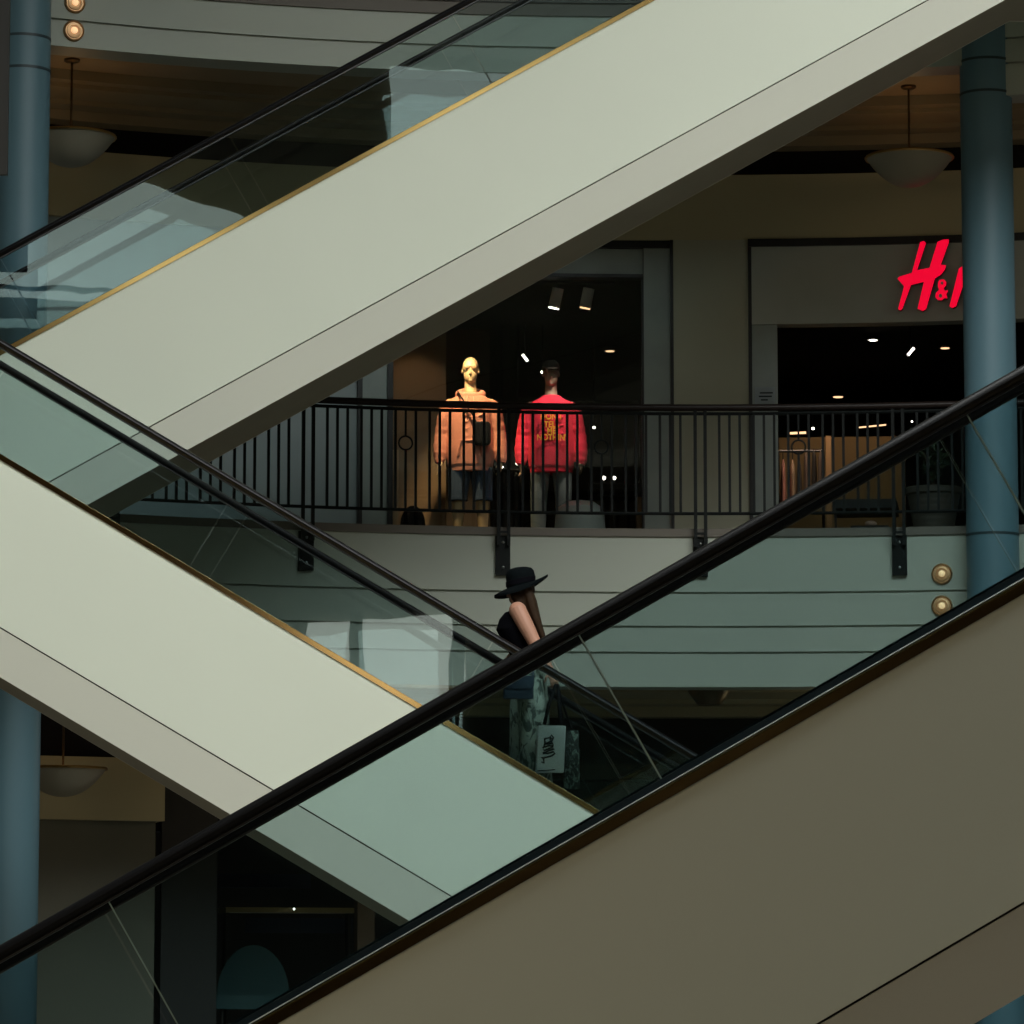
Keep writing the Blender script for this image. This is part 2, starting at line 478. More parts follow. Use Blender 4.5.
MB().abox(A(671), A(674), RW - .01, RW + .2, FL, zl).build('frame_post', M_frame, fr)
MB().abox(A(362.5), A(671), RW + .03, RW + .2, zl2, zl).build('frame_header', M_frame, fr)
MB().abox(A(393), A(644), RW + .04, RW + .2, ztr - .015, ztr + .02).build('frame_transom', M_frame, fr)
MB().abox(A(362.5), A(388), RW + .05, RW + .2, FL, zl2).build('grey_side_panel', M_pil, fr)
MB().abox(A(644.5), A(671), RW + .05, RW + .2, FL, zl2).build('grey_side_panel', M_pil, fr)
struct(MB().abox(A(393), A(642.5), RW + .10, RW + .112, FL, ztr - .015).build('window_1', M_sglass))
struct(MB().abox(A(393), A(644), RW + .10, RW + .15, ztr + .02, zl2).build('window_2', M_pil))
# right hand shop
zf0 = (zz(778, 326, RW) + zz(955, 319.5, RW)) / 2
zf1 = zz(850, 246, RW)
sf = thing('shop_fascia', P(A(870), RW, zf0), 'grey fascia box above the right-hand shop, behind the red letters', 'shop fascia')
MB().abox(A(752), A(1180), RW - .02, RW + .2, zf0, zf1).build('fascia_panel', M_fasc, sf)
MB().abox(A(749), A(1180), RW - .05, RW + .2, zf1, zl).build('fascia_top_trim', M_frame, sf)
MB().abox(A(749), A(752.5), RW - .03, RW + .2, FL, zl).build('frame_post', M_frame, sf)
pl = thing('shop_pilaster', P(A(765), RW, FL), 'grey pilaster panel at the left of the right-hand shop entrance', 'pilaster')
MB().abox(A(752.5), A(778), RW, RW + .25, FL, zf0 - .001).build('pilaster_panel', M_pil, pl)
# pinned paper notice
pn = thing('paper_notice', P(A(764, 395), RW - .006, zz(764, 404, RW)), 'small pale paper notice stuck to the grey pilaster', 'notice')
MB().abox(A(755), A(775), RW - .006, RW - .001, zz(764, 404, RW), zz(764, 387, RW)).build('sheet', M_paper, pn)
for i, (y, x0, x1) in enumerate(((393, 760, 773), (396.5, 759, 772), (400, 761, 768))):
    MB().abox(A(x0), A(x1), RW - .009, RW - .006, zz(764, y + .7, RW), zz(764, y - .7, RW)).build('printed_line', M_ink, pn)

# red letters
sg_c = cyl(930, 280, RW)
sa = ang(930, RW, 280)
sux = Vector((cos(sa), -sin(sa), 0)); sun = Vector((sin(sa), cos(sa), 0))
PXM = 4000 / (sg_c.y * CT + (sg_c.z - ZC) * ST)
so = P(sa, RW - .15, sg_c.z - .016)
sgn = thing('shop_sign', so, 'red illuminated letters on the grey fascia, partly hidden by the column', 'shop sign')
# letter outlines measured in 6.4x enlargement of the frame, origin (930,280)


def L(pts): return [((864 + x / 6.4 - 930) / PXM, -(216 + y / 6.4 - 280) / PXM) for x, y in pts]


def letter(polys, front=.05):
    mbs = MB(); face = MB()
    for p in polys:
        q = L(p)
        mbs.prism(q, so, sux, ZV, sun, .07)
        face.prism([(x, y) for x, y in q], so - sun * .006, sux, ZV, sun, .006)
    o = face.build('letter', M_red, sgn, smooth=False)
    mbs.build('letter_return', M_redside, o, smooth=False)


letter([[(222, 600), (262, 452), (220, 402), (235, 390), (312, 368), (368, 170), (392, 164), (404, 178), (346, 352), (425, 338), (478, 172), (515, 158), (550, 158), (548, 182), (497, 320), (530, 325), (524, 350), (497, 385), (458, 408), (400, 604), (378, 616), (346, 600), (388, 428), (306, 446), (250, 596), (238, 608)]])
amp = []
letter([[(487, 418), (515, 416), (530, 432), (528, 456), (512, 474), (524, 492), (538, 484), (540, 494), (529, 512), (536, 540), (518, 536), (500, 550), (476, 548), (460, 530), (462, 504), (484, 482), (476, 460), (478, 432)]])
letter([[(548, 590), (572, 500), (610, 350), (640, 330), (668, 330), (700, 470), (760, 320), (800, 300), (830, 330), (760, 600), (728, 600), (770, 430), (706, 560), (680, 560), (642, 440), (590, 592), (566, 602)]])
# counters of the ampersand
amp_o = [o for o in bpy.data.objects if o.name.startswith('letter') and o.parent == sgn][1]
for cx_, cy_, rr in ((503, 440, 9), (492, 522, 11)):
    MB().prism(L([(cx_ + rr * cos(t), cy_ + 1.2 * rr * sin(t)) for t in [2 * pi * k / 10 for k in range(10)]]), so - sun * .0085, sux, ZV, sun, .002).build('letter_counter', M_fasc, amp_o, smooth=False)

# ------------------------------------------------------------------ shop interiors
zsc = zl2 - .12


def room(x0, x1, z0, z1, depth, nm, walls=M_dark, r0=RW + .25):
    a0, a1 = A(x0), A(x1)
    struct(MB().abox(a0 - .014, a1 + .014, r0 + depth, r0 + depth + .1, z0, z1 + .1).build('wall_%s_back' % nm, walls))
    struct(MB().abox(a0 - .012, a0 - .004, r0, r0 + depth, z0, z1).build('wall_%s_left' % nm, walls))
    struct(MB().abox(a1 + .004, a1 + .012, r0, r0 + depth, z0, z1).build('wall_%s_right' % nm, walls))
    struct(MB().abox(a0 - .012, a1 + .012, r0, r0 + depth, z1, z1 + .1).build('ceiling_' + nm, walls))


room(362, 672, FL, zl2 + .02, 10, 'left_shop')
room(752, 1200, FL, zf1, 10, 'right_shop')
# brown display partition behind the left mannequin
tag(MB().abox(ang(380, 17.6), ang(446, 17.6), 17.6, 17.7, FL, zsc - .3).build('display_partition', M_brown), 'brown display partition behind the hooded mannequin', 'partition')
tag(MB().abox(ang(446, 18.4), ang(490, 18.4), 18.4, 18.5, FL, zsc - .3).build('display_partition', mat('dark_brown_panel', (.07, .045, .025), .7)), 'darker narrow partition between the two mannequins', 'partition')
# display plinth
tag(MB().abox(A(395), A(641), RW + .14, RW + 1.7, FL, FL + .26).build('window_plinth', M_storefl), 'low dark plinth the two mannequins stand on', 'plinth')
PLZ = FL + .26
# right shop tan wall, post, table
tag(MB().abox(ang(779, 20), ang(905, 20), 20, 20.1, FL, zz(840, 437, 20)).build('display_wall', M_tan), 'warm tan display wall behind the clothes in the right-hand shop', 'partition')
tag(MB().abox(ang(826, 17.5), ang(831, 17.5), 17.5, 17.58, FL, zz(828, 436, 17.5)).build('wooden_post', M_wood), 'pale wooden post beside the rack in the right-hand shop', 'post')
tag(MB().abox(ang(389.5, 16.6), ang(395, 16.6), 16.35, 16.8, PLZ, zz(391, 453, 16.6)).build('wooden_post', M_wood), 'narrow wooden display end at the left edge of the shop window', 'post')
tag(MB().abox(ang(636, 16.7), ang(645, 16.7), 16.6, 16.8, PLZ, zz(640, 498, 16.7)).build('wooden_post', M_wood), 'short wooden upright at the right edge of the shop window', 'post')
tb = thing('display_table', P(ang(865, 16.9), 16.9, FL), 'dark display table low in the right-hand shop entrance', 'table')
MB().abox(ang(833, 16.9), ang(897, 16.9), 16.5, 17.3, zz(865, 513, 16.9), zz(865, 504, 16.9)).build('table_top', mat('dark_blue_table', (.02, .028, .03), .5), tb)
for xx in (835, 894):
    for rr in (16.55, 17.22): MB().abox(ang(xx - 1.2, rr), ang(xx + 1.2, rr), rr, rr + .05, FL, zz(865, 513, 16.9)).build('leg', M_frame, tb)
lb_ = thing('low_bench', P(ang(870, 16.3), 16.3, FL), 'low dark bench in front of the dark display table', 'bench')
MB().abox(ang(850, 16.3), ang(888, 16.3), 16.2, 16.42, zz(870, 525.5, 16.3) - .05, zz(870, 525.5, 16.3) - .01).build('seat', M_frame, lb_)
for xx in (852, 884): MB().abox(ang(xx, 16.3), ang(xx + 2, 16.3), 16.22, 16.40, FL, zz(870, 525.5, 16.3) - .05).build('leg', M_frame, lb_)
tag(MB().ell(P(ang(870, 16.3), 16.30, zz(870, 525.5, 16.3) + .018), (.06, .05, .03)).build('folded_cloth', mat('pale_pink_cloth', (.7, .48, .38), .9)), 'small pale folded cloth lying on the low dark bench', 'cloth')
# clothes rack
rk_r = 17.9
zr0 = zz(800, 451, rk_r)
rk = thing('clothes_rack', P(ang(800, rk_r), rk_r, FL), 'clothes rack rail just inside the right-hand shop', 'clothes rack')
MB().tube([P(ang(x, rk_r), rk_r, zr0) for x in (777, 790, 805, 824)], .015).build('rail', M_frame, rk)
for x in (778, 823): MB().tube([P(ang(x, rk_r), rk_r, FL), P(ang(x, rk_r), rk_r, zr0)], .015).build('upright', M_frame, rk)
cols = [('pink', (.55, .26, .22), 783, 462), ('beige', (.50, .36, .26), 792.5, 462), ('dark grey', (.10, .08, .07), 799, 462), ('taupe', (.24, .17, .14), 806, 455), ('charcoal', (.05, .045, .045), 814, 452), ('grey brown', (.18, .13, .11), 820.5, 453)]
gnames = ['pink garment at the left end of the clothes rack', 'beige garment second from left on the rack', 'dark grey garment third from left on the rack', 'taupe coat in the middle of the rack', 'charcoal jacket with pale lining on the rack', 'grey-brown coat at the right end of the rack']
for (nm, c, x, y), lb in zip(cols, gnames):
    a = ang(x, rk_r); z1 = zz(x, y, rk_r); z0 = zz(x, 505, rk_r); w = .058
    mb = MB(); secs = []
    for z, ww, dd in ((z0, w * 1.2, .20), (z0 + .2, w * 1.0, .19), (z1 - .15, w * .9, .20), (z1 - .04, w * .7, .17), (z1 + .02, w * .25, .06)):
        c0 = P(a, rk_r, z); secs.append([c0 + Vector((cos(a), -sin(a), 0)) * ww / 2 * cos(t) * (1 + .15 * sin(3 * t)) + Vector((sin(a), cos(a), 0)) * dd * sin(t) for t in [2 * pi * k / 16 for k in range(16)]])
    g = thing('hanging_garment', P(a, rk_r, z0), lb, 'garment', 'garments on the clothes rack')
    mb.rings(secs).build('cloth', mat('cloth_' + nm.replace(' ', '_'), c, .95, noise=.2, nscale=9), g)
    MB().tube([P(a, rk_r, z1 - .02), P(a, rk_r, zr0 + .02)], .006).build('hanger_hook', M_frame, g)
# white round display pouf
pf = cyl(580, 527, RW + .42)
mbp = MB(); mbp.lathe([(0.25, 0), (.255, .14), (.247, .26), (.225, .35), (.14, .41), (.02, .43)], (pf.x, pf.y, PLZ), 36)
tag(mbp.build('display_dome', M_pale), 'pale rounded display block at the feet of the red-shirted mannequin', 'display block')
# dark shelf units and a black rucksack by the left post
tag(remesh(MB().ell(P(ang(413, 16.7), 16.7, PLZ + .20), (.13, .10, .20)).ell(P(ang(413, 16.7), 16.62, PLZ + .12), (.10, .06, .11)), 'backpack', M_blackbag, None, .012), 'black rucksack on the plinth beside the wooden display end', 'backpack')
su = thing('display_shelf', P(ang(620, 17.8), 17.8, FL), 'dark shelf unit behind the red-shirted mannequin', 'shelf')
for y in (484, 496, 510): MB().abox(ang(590, 17.8), ang(640, 17.8), 17.7, 18.1, zz(610, y + 1, 17.8), zz(610, y, 17.8)).build('shelf_board', mat('shelf_black%d' % y, (.03, .026, .022), .6), su)
for x in (590, 639): MB().abox(ang(x, 17.8), ang(x + 1.5, 17.8), 17.7, 18.1, FL, zz(610, 480, 17.8)).build('shelf_side', M_frame, su)
rk2 = thing('clothes_rack', P(ang(505, 17.5), 17.5, FL), 'dark clothes rack between the two mannequins', 'clothes rack')
zr2 = zz(505, 470, 17.5)
MB().tube([P(ang(x, 17.5), 17.5, zr2) for x in (492, 505, 522)], .014).build('rail', M_frame, rk2)
for x in (493, 521): MB().tube([P(ang(x, 17.5), 17.5, PLZ), P(ang(x, 17.5), 17.5, zr2)], .014).build('upright', M_frame, rk2)
for i, (x, c) in enumerate(((498, (.03, .035, .04)), (504, (.05, .05, .045)), (511, (.02, .02, .022)), (516, (.06, .07, .07)))):
    a = ang(x, 17.5); z1 = zr2 - .03
    g = MB().rings([[P(a, 17.5, z) + Vector((cos(a), -sin(a), 0)) * ww * cos(t) + Vector((sin(a), cos(a), 0)) * dd * sin(t) for t in [2 * pi * k / 12 for k in range(12)]] for z, ww, dd in ((z1 - .75, .04, .2), (z1 - .3, .035, .18), (z1 - .06, .028, .17), (z1, .01, .04))])
    tag(g.build('hanging_garment', mat('rackcloth%d' % i, c, .95)), ['nearly black garment at the left end of the dark rack', 'dark brown garment second from left on the dark rack', 'black garment third from left on the dark rack', 'slate garment at the right end of the dark rack'][i], 'garment', 'garments on the dark rack')


# ceiling lights in the shops
def downlight(x, y, z, label, m=M_lampw, r=.07, grp='recessed shop ceiling lights'):
    k, t = ray(x, y); D = (z - ZC) / t; p = Vector((k * D, D, z))
    r *= .62
    o = thing('recessed_downlight', p, label, 'ceiling light', grp)
    MB().lathe([(r * 1.5, 0), (r * 1.5, -.02), (r, -.025), (r, 0)], p, 20).build('housing_ring', M_bronze, o)
    MB().lathe([(r, -.012), (r * .85, -.03), (.002, -.034)], p, 20).build('lens', m, o)
    return p


zc2 = zl2 - .02
downlight(610, 349, zc2, 'round ceiling light to the right of the red-shirted mannequin', M_lampo, .09)
downlight(873, 338, zf1 - .02, 'bright oval ceiling light below the grey fascia', M_lampw, .085)
downlight(945, 346, zf1 - .02, 'dim warm ceiling light beside the teal column', M_lampo, .09)
downlight(838, 395, zf1 - .02, 'warm ceiling light deep in the right-hand shop, above the railing', M_lampo, .11)


def tubelight(x0, y0, x1, y1, D, label, m=M_lampw, r=.014, nm='tube_lamp'):
    p, q = at(x0, y0, D), at(x1, y1, D)
    o = thing(nm, p, label, 'lamp')
    MB().tube([p, p + (q - p) * .5, q], r).build('lamp_tube', m, o)
    c_ = (p + q) / 2 + Vector((0, .035, 0)); MB().tube([c_, Vector((c_.x, c_.y, (zf1 if p.x > 1.5 else zl2) + .02))], .008, 6).build('suspension_rod', M_frame, o)
    MB().tube([p - (q - p) * .12 + Vector((0, .03, 0)), q + (q - p) * .12 + Vector((0, .03, 0))], r * 1.4).build('housing', M_frame, o)


tubelight(522.5, 354.5, 527.5, 361, 44, 'short bright tilted lamp between the two mannequins')
tubelight(908, 355, 914, 348, 44, 'short bright tilted lamp in the right-hand shop')
tubelight(790, 433.3, 806, 432.6, 47, 'warm horizontal lamp above the clothes rack', M_lampo, .014)
tubelight(859, 427.5, 886, 424.8, 47, 'thin horizontal strip lamp right of the clothes rack', M_lampo, .009)
for i, (x, y, r, D, lb) in enumerate(((813, 428.5, 2, 46, 'tiny bright lamp above the clothes rack'), (912, 421.5, 1.3, 46, 'tiny lamp just above the dark handrail on the right'), (594, 427.5, 2.0, 45, 'small lamp right of the red sweatshirt'), (518, 463.5, 3, 44, 'small round lamp between the mannequins at hip height'), (603.5, 478, 3, 42.6, 'left of two bright lamps on the dark shelf unit'), (614, 478, 2.8, 42.6, 'right of two bright lamps on the dark shelf unit'), (390.5, 449.5, 2.5, 40.2, 'small bright lamp on top of the wooden display end'), (502, 467, 2, 44, 'small flat lamp beside the hooded mannequin'), (542.5, 372, 2.4, 44, 'small square pale lamp beside the capped mannequin'))):
    p = at(x, y, D); rr = r * D / 4000 * .8
    o = thing('small_spotlight', p, lb, 'lamp')
    MB().ell(p, (rr, rr, rr * .85), n=10, m=6).build('lamp_globe', M_lampw, o)
    MB().tube([p + Vector((0, rr * .6, 0)), p + Vector((0, rr * 2.6, 0))], rr * .8).build('lamp_body', M_frame, o)
    if D > 43: MB().tube([p + Vector((0, rr * 2, 0)), Vector((p.x, p.y + rr * 2, (zf1 if p.x > 1.5 else zl2) + .02))], .006, 6).build('suspension_rod', M_frame, o)
    elif D > 42: MB().tube([p + Vector((0, rr * 2, 0)), Vector((p.x, p.y + rr * 2, FL))], .01, 6).build('stand', M_frame, o)
# track spots
tr = thing('lighting_track', cyl(573, 283, RW + .7), 'dark track carrying the two cylinder spotlights', 'lighting track')
ztrk = cyl(573, 283, RW + .7).z
MB().tube([P(ang(x, RW + .7), RW + .7, ztrk) for x in (530, 573, 615)], .018).build('track_bar', M_frame, tr)
MB().tube([P(ang(573, RW + .7), RW + .7, ztrk), P(ang(573, RW + .7), RW + .7, zl2 + .02)], .012).build('hanger', M_frame, tr)
for x, y, tl, lb in ((556, 298, .22, 'left cylinder spotlight with a bright rim above the red-shirted mannequin'), (587, 298, .2, 'right cylinder spotlight above the red-shirted mannequin')):
    p = cyl(x, y, RW + .7); d = Vector((-tl, .12, -1)).normalized()
    o = thing('track_spotlight', p, lb, 'spotlight', 'track spotlights')
    MB().tube([p - d * .10, p + d * .10], .058, 18).build('housing', M_white, o)
    MB().tube([p + d * .101, p + d * .112], .054, 18).build('lamp_rim', M_lampw if x < 570 else M_lampo, o)
    MB().tube([p - d * .09, Vector((p.x, p.y, ztrk))], .014).build('stem', M_frame, o)

# ------------------------------------------------------------------ railing
RR = R - .09
rl = thing('balcony_railing', P(ang(600, RR), RR, FL), 'black iron railing with ring ornaments along the curved balcony', 'railing')
zh = zz(640, 403.5, RR); zh2 = zz(640, 412.5, RR); zlo = zz(640, 513.5, RR)
a_dbl = [ang(x, RR) for x in (308.3, 503.5, 700.5, 898)]
per = (a_dbl[3] - a_dbl[0]) / 3
a0 = a_dbl[0] - 1.0 * per
bays = 6
arcl = lambda z, n=70: [P(a0 - .3 * per + (bays + .6) * per * i / n, RR, z) for i in range(n + 1)]
MB().tube(arcl(zh - .038), .033, 10).build('handrail', mat('dark_timber_handrail', (.014, .009, .008), .4, noise=.1, spec=.25), rl)
MB().tube(arcl(zh2 - .01), .017, 6).build('top_rail', M_iron, rl)
MB().tube(arcl(zlo), .016, 6).build('bottom_rail', M_iron, rl)
px = per / 194.6
bal0 = None
for b in range(bays + 1):
    ac = a0 + b * per
    for s_ in (-1, 1):
        a = ac + s_ * 4.9 * px
        MB().box(P(a, RR, (zh - .04 + zcop - .10) / 2), (.03, .03, zh - .04 - (zcop - .10)), -a).build('post', M_iron, rl)
    br = MB().box(P(ac, R - .025, zcop - .19), (.135, .045, .36), -ac).box(P(ac, RR, zcop + .02), (.12, .03, .02), -ac).build('bracket', M_iron, rl)
    for h in (-.07, -.30): MB().ell(P(ac, R - .05, zcop + h), (.014, .012, .014), n=8, m=5).build('bolt', M_steel, br)
    if b == bays: break
    for g in range(5):
        for q in (-1, 0, 1):
            a = ac + (29.9 + 34.0 * g + 10.1 * q - .9) * px
            if g == 2 and q == 0:
                zc = zz(406.5, 443, RR)
                MB().box(P(a, RR, (zlo + zc - .065) / 2), (.022, .022, zc - .065 - zlo), -a).build('baluster', M_iron, rl)
                MB().box(P(a, RR, (zh2 + zc + .065) / 2), (.018, .018, zh2 - zc - .065), -a).build('baluster', M_iron, rl)
                MB().tube([P(a, RR, zc) + Vector((cos(a), -sin(a), 0)) * .063 * cos(t) + ZV * .063 * sin(t) for t in [2 * pi * k / 20 for k in range(20)]], .009, 6, True).build('ring_ornament', M_iron, rl)
            else:
                if bal0 is None:
                    bal0 = MB().box((0, 0, 0), (.023, .023, zh2 - zlo)).build('baluster', M_iron, rl)
                    bal0.data.transform(Matrix.Translation(OFF[bal0.name])); o = bal0
                else:
                    o = bal0.copy(); COL.objects.link(o); o.parent = rl
                o.location = P(a, RR, (zh2 + zlo) / 2) - OFF[rl.name]; o.rotation_euler = (0, 0, -a)

# ------------------------------------------------------------------ columns, sconces, pendant lamps


def column(p, rings, label, r=.238):
    c = thing('round_column', (p.x, p.y, 0), label, 'column', 'blue round columns')
    MB().lathe([(r, 0), (r, 20.4)], (p.x, p.y, 0), 48).build('shaft', M_column, c)
    for z in rings: MB().lathe([(r - .01, z - .012), (r + .004, z - .012), (r + .004, z + .012), (r - .01, z + .012)], (p.x, p.y, 0), 48).build('joint_ring', M_ring, c)


RC = R - .18
pcr = cyl(989, 300, RC); pcl = cyl(23, 100, RC)
column(pcr, [zz(985, y, RC - .2) for y in (58, 90.5, 533)], 'blue round column at the right, in front of the red sign')
column(pcl, [zz(30, y, RC - .2) for y in (35, 67, 510)], 'blue round column at the left edge of the picture')


def sconce(x, y, label):
    global CX, CY
    up_ = y < 300
    if up_: CX, CY = CX - .6, CY - .174
    p = cyl(x, y, R); a = atan2(p.x - CX, p.y - CY)
    if up_: CX, CY = CX + .6, CY + .174
    o = thing('wall_sconce', p, label, 'wall light', 'round gold wall lights')
    d = -Vector((sin(a), cos(a), 0)); e = Vector((cos(a), -sin(a), 0))

    def disc(prof, nm, m, par=o):
        return MB().rings([[p + d * h + e * r * cos(2 * pi * k / 28) + ZV * r * sin(2 * pi * k / 28) for k in range(28)] for r, h in prof]).build(nm, m, par)
    disc([(.098, 0), (.096, .02), (.085, .03), (.078, .018), (.07, .018), (.066, .03), (.05, .032), (.046, .02), (.02, .02)], 'backplate', M_gold)
    disc([(.028, .018), (.03, .03), (.024, .05), (.01, .06), (.002, .062)], 'bulb', M_bulb)


sconce(74.5, 3, 'gold wall light by the left column, cut by the top edge'); sconce(73.5, 31, 'gold wall light beside the left column, lower of that pair')
sconce(942, 574, 'gold wall light left of the right column, upper of that pair'); sconce(942, 606, 'gold wall light left of the right column, lower of that pair')


def pendant(xc, yc, r, xb, yrim, ybot, hw, label, dz):
    zcl = zce + dz
    k, t = ray(xc, yc); p = P(ang(xc, r, yc), r, zcl)
    zr = cyl(xb, yrim, r).z; zbt = cyl(xb, ybot, r).z
    rad = hw / 4000 * p.y
    o = thing('pendant_lamp', (p.x, p.y, zbt), label, 'pendant lamp', 'bowl pendant lamps under the balcony ceilings')
    MB().lathe([(.075, 0), (.075, -.02), (.05, -.035), (.002, -.035)], p, 24).build('canopy', M_bronze, o)
    MB().tube([p, Vector((p.x, p.y, zr - .02))], .011).build('rod', M_bronze, o)
    H = zr - zbt
    prof = [(rad * q, -H * (1 - q ** 2.2)) for q in [1 - i / 12 for i in range(13)]]
    inner = [(max(.001, x - .02), min(0, y + .02)) for x, y in prof[::-1]]
    MB().lathe(prof + inner[:-1] + [(rad - .02, 0)], (p.x, p.y, zr), 40, caps=False).build('bowl', M_bowl, o)
    MB().tube([(p.x + (rad + .002) * cos(q), p.y + (rad + .002) * sin(q), zr) for q in [2 * pi * i / 40 for i in range(40)]], .014, 6, True).build('rim', M_rimgold, o)
    for q in range(3): MB().tube([Vector((p.x, p.y, zr - .02)), Vector((p.x + rad * cos(2.1 * q + .3), p.y + rad * sin(2.1 * q + .3), zr))], .006, 5).build('arm', M_bronze, o)
    l = bpy.data.lights.new('pendant_bulb', 'POINT'); l.energy = 2.6; l.color = (1, .55, .22); l.shadow_soft_size = .06
    lo = bpy.data.objects.new('pendant_bulb', l); COL.objects.link(lo); lo.location = (0, 0, zr - zbt - .03); lo.parent = o


pendant(908.5, 86, 14.6, 910, 158, 187, 44, 'pendant bowl lamp at the upper right, left of the column', 0)
pendant(72, 64, 14.6, 72, 137, 167, 45, 'pendant bowl lamp at the upper left, half behind the column', 0)
pendant(64, 700, 14.6, 66, 769, 797, 43, 'pendant bowl lamp on the lower level, below the middle escalator', DZ)

# ------------------------------------------------------------------ lower level behind the escalators
zw2 = zz(100, 757, RW); zbnd = zz(100, 820, RW)
ae = ang(165, RW, 790)
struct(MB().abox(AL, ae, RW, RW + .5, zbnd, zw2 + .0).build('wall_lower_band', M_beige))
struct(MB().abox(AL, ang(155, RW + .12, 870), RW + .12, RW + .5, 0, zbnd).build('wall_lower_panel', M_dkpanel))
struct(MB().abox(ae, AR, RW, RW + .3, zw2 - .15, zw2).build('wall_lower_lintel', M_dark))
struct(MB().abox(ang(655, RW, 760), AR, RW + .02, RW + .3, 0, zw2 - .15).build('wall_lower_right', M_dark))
A_ = A
A = lambda x, y=420: ang(x, RW, y)
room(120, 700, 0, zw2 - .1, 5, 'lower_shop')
tag(MB().abox(ang(356, 16.5, 900), ang(373, 16.5, 900), 16.4, 16.6, 0, zw2 - .95).build('wooden_post', mat('dark_oak', (.10, .06, .03), .6)), 'dark wooden upright in the lower shop, under the middle escalator', 'post')
struct(MB().abox(ang(160, 16.3, 900), ang(216, 16.3, 900), 16.25, 16.3, 0, zw2 - .2).build('wall_lower_display', mat('near_black_panel', (.022, .022, .021), .6)))
sh = thing('wall_shelf', P(ang(290, 18), 18, 1), 'yellowish wall shelf in the dark lower shop', 'shelf')
MB().abox(ang(222, 18, 910), ang(352, 18, 910), 17.8, 18.2, zz(290, 913, 18), zz(290, 908, 18)).build('shelf_board', mat('ochre_board', (.30, .23, .10), .6), sh)
for x in (226, 348): MB().abox(ang(x, 18, 910), ang(x + 3, 18, 910), 18.0, 18.2, 0, zz(290, 913, 18)).build('shelf_bracket', M_frame, sh)
tag(MB().abox(ang(212, 18.6, 880), ang(310, 18.6, 880), 18.55, 18.6, zz(260, 888, 18.6), zz(260, 874, 18.6)).build('cloth_banner', M_nav2), 'navy cloth strip hanging above the yellowish shelf', 'banner')
tag(MB().abox(ang(245, 18.3, 925), ang(352, 18.3, 925), 18.25, 18.3, zz(300, 933, 18.3), zz(300, 918, 18.3)).build('cloth_banner', M_nav2), 'navy cloth strip hanging below the yellowish shelf', 'banner')
ch = thing('rounded_armchair', P(ang(253, 17.0, 990), 17.0, 0), 'dark teal round-backed armchair in the lower shop', 'armchair')
pcn = P(ang(253, 17, 970), 17.0, 0); zc0 = zz(253, 998, 17.0); zc1 = zz(253, 945, 17.0)
MB().rings([[Vector((pcn.x + w * cos(t) * .36, pcn.y + d, 0)) + ZV * (zc0 + (zc1 - zc0) * max(0, sin(t)) * 1.0) for t in [pi * k / 20 for k in range(21)]] for w, d in ((1, 0), (1.0, .10))]).build('backrest', M_teal, ch)
MB().box((pcn.x, pcn.y - .25, zc0 - .04), (.68, .5, .14)).build('seat', M_teal, ch)
for sx in (-.3, .3):
    for sy in (-.45, .03): MB().tube([(pcn.x + sx, pcn.y + sy, .0), (pcn.x + sx * .9, pcn.y + sy, zc0 - .08)], .02).build('leg', M_frame, ch)
p = cyl(294, 909, 17.7)
o = thing('small_spotlight', p, 'tiny lamp on the yellowish shelf in the lower shop', 'lamp')
MB().ell(p, (.012, .012, .012), n=8, m=6).build('lamp_globe', M_lampw, o)
# tapered ceiling fixture under the lower slab
q = cyl(709, 690, R + .7)
tf = thing('ceiling_fixture', (q.x, q.y, q.z - .14), 'dark tapered fixture hanging under the lower balcony edge', 'ceiling fixture')
MB().hloft([(q.x, q.y, q.z - .14, .11, .11), (q.x, q.y, q.z - .02, .2, .2), (q.x, q.y, q.z + .06, .2, .2)], 24).build('shade', M_bronze, tf)
MB().tube([(q.x, q.y, q.z + .05), (q.x, q.y, zce + DZ)], .015).build('rod', M_bronze, tf)
# dark hanging sign edge at the top left
hb = thing('hanging_banner', at(-24, 175, 30.6), 'dark brown hanging banner cut by the top left edge of the picture', 'banner')
pb = at(-24, 175, 30.6)
MB().box((pb.x, pb.y, pb.z + 1.5), (64 / 131.0 * 1, .06, 3.0)).build('board', mat('dark_brown_board', (.012, .0105, .008), .7), hb)
MB().tube([(pb.x, pb.y, pb.z + 3.0), (pb.x, pb.y, 20.5)], .01).build('suspension_cable', M_frame, hb)

# planter with plant on the balcony
pp = cyl(934, 527, 13.75)
po = thing('potted_plant', (pp.x, pp.y, FL), 'ribbed clay planter with a leafy shrub left of the right column', 'potted plant')
zrim = zz(934, 488, 13.75)
Hh = zrim - FL
prof = [(.17, 0)]
for i in range(7): prof += [(.175 + .010 * i, Hh * .85 * i / 7 + .01), (.185 + .010 * i, Hh * .85 * (i + .5) / 7), (.175 + .010 * (i + 1), Hh * .85 * (i + 1) / 7 - .005)]
prof += [(.27, Hh * .87), (.275, Hh * .98), (.255, Hh), (.235, Hh * .97), (.23, Hh * .9)]
MB().lathe(prof, (pp.x, pp.y, FL), 32).build('planter', M_pot, po)
MB().lathe([(.232, Hh * .90), (.1, Hh * .93), (.002, Hh * .935)], (pp.x, pp.y, FL), 24, caps=False).build('soil', M_soil, po)
mbs, mbl = MB(), MB()
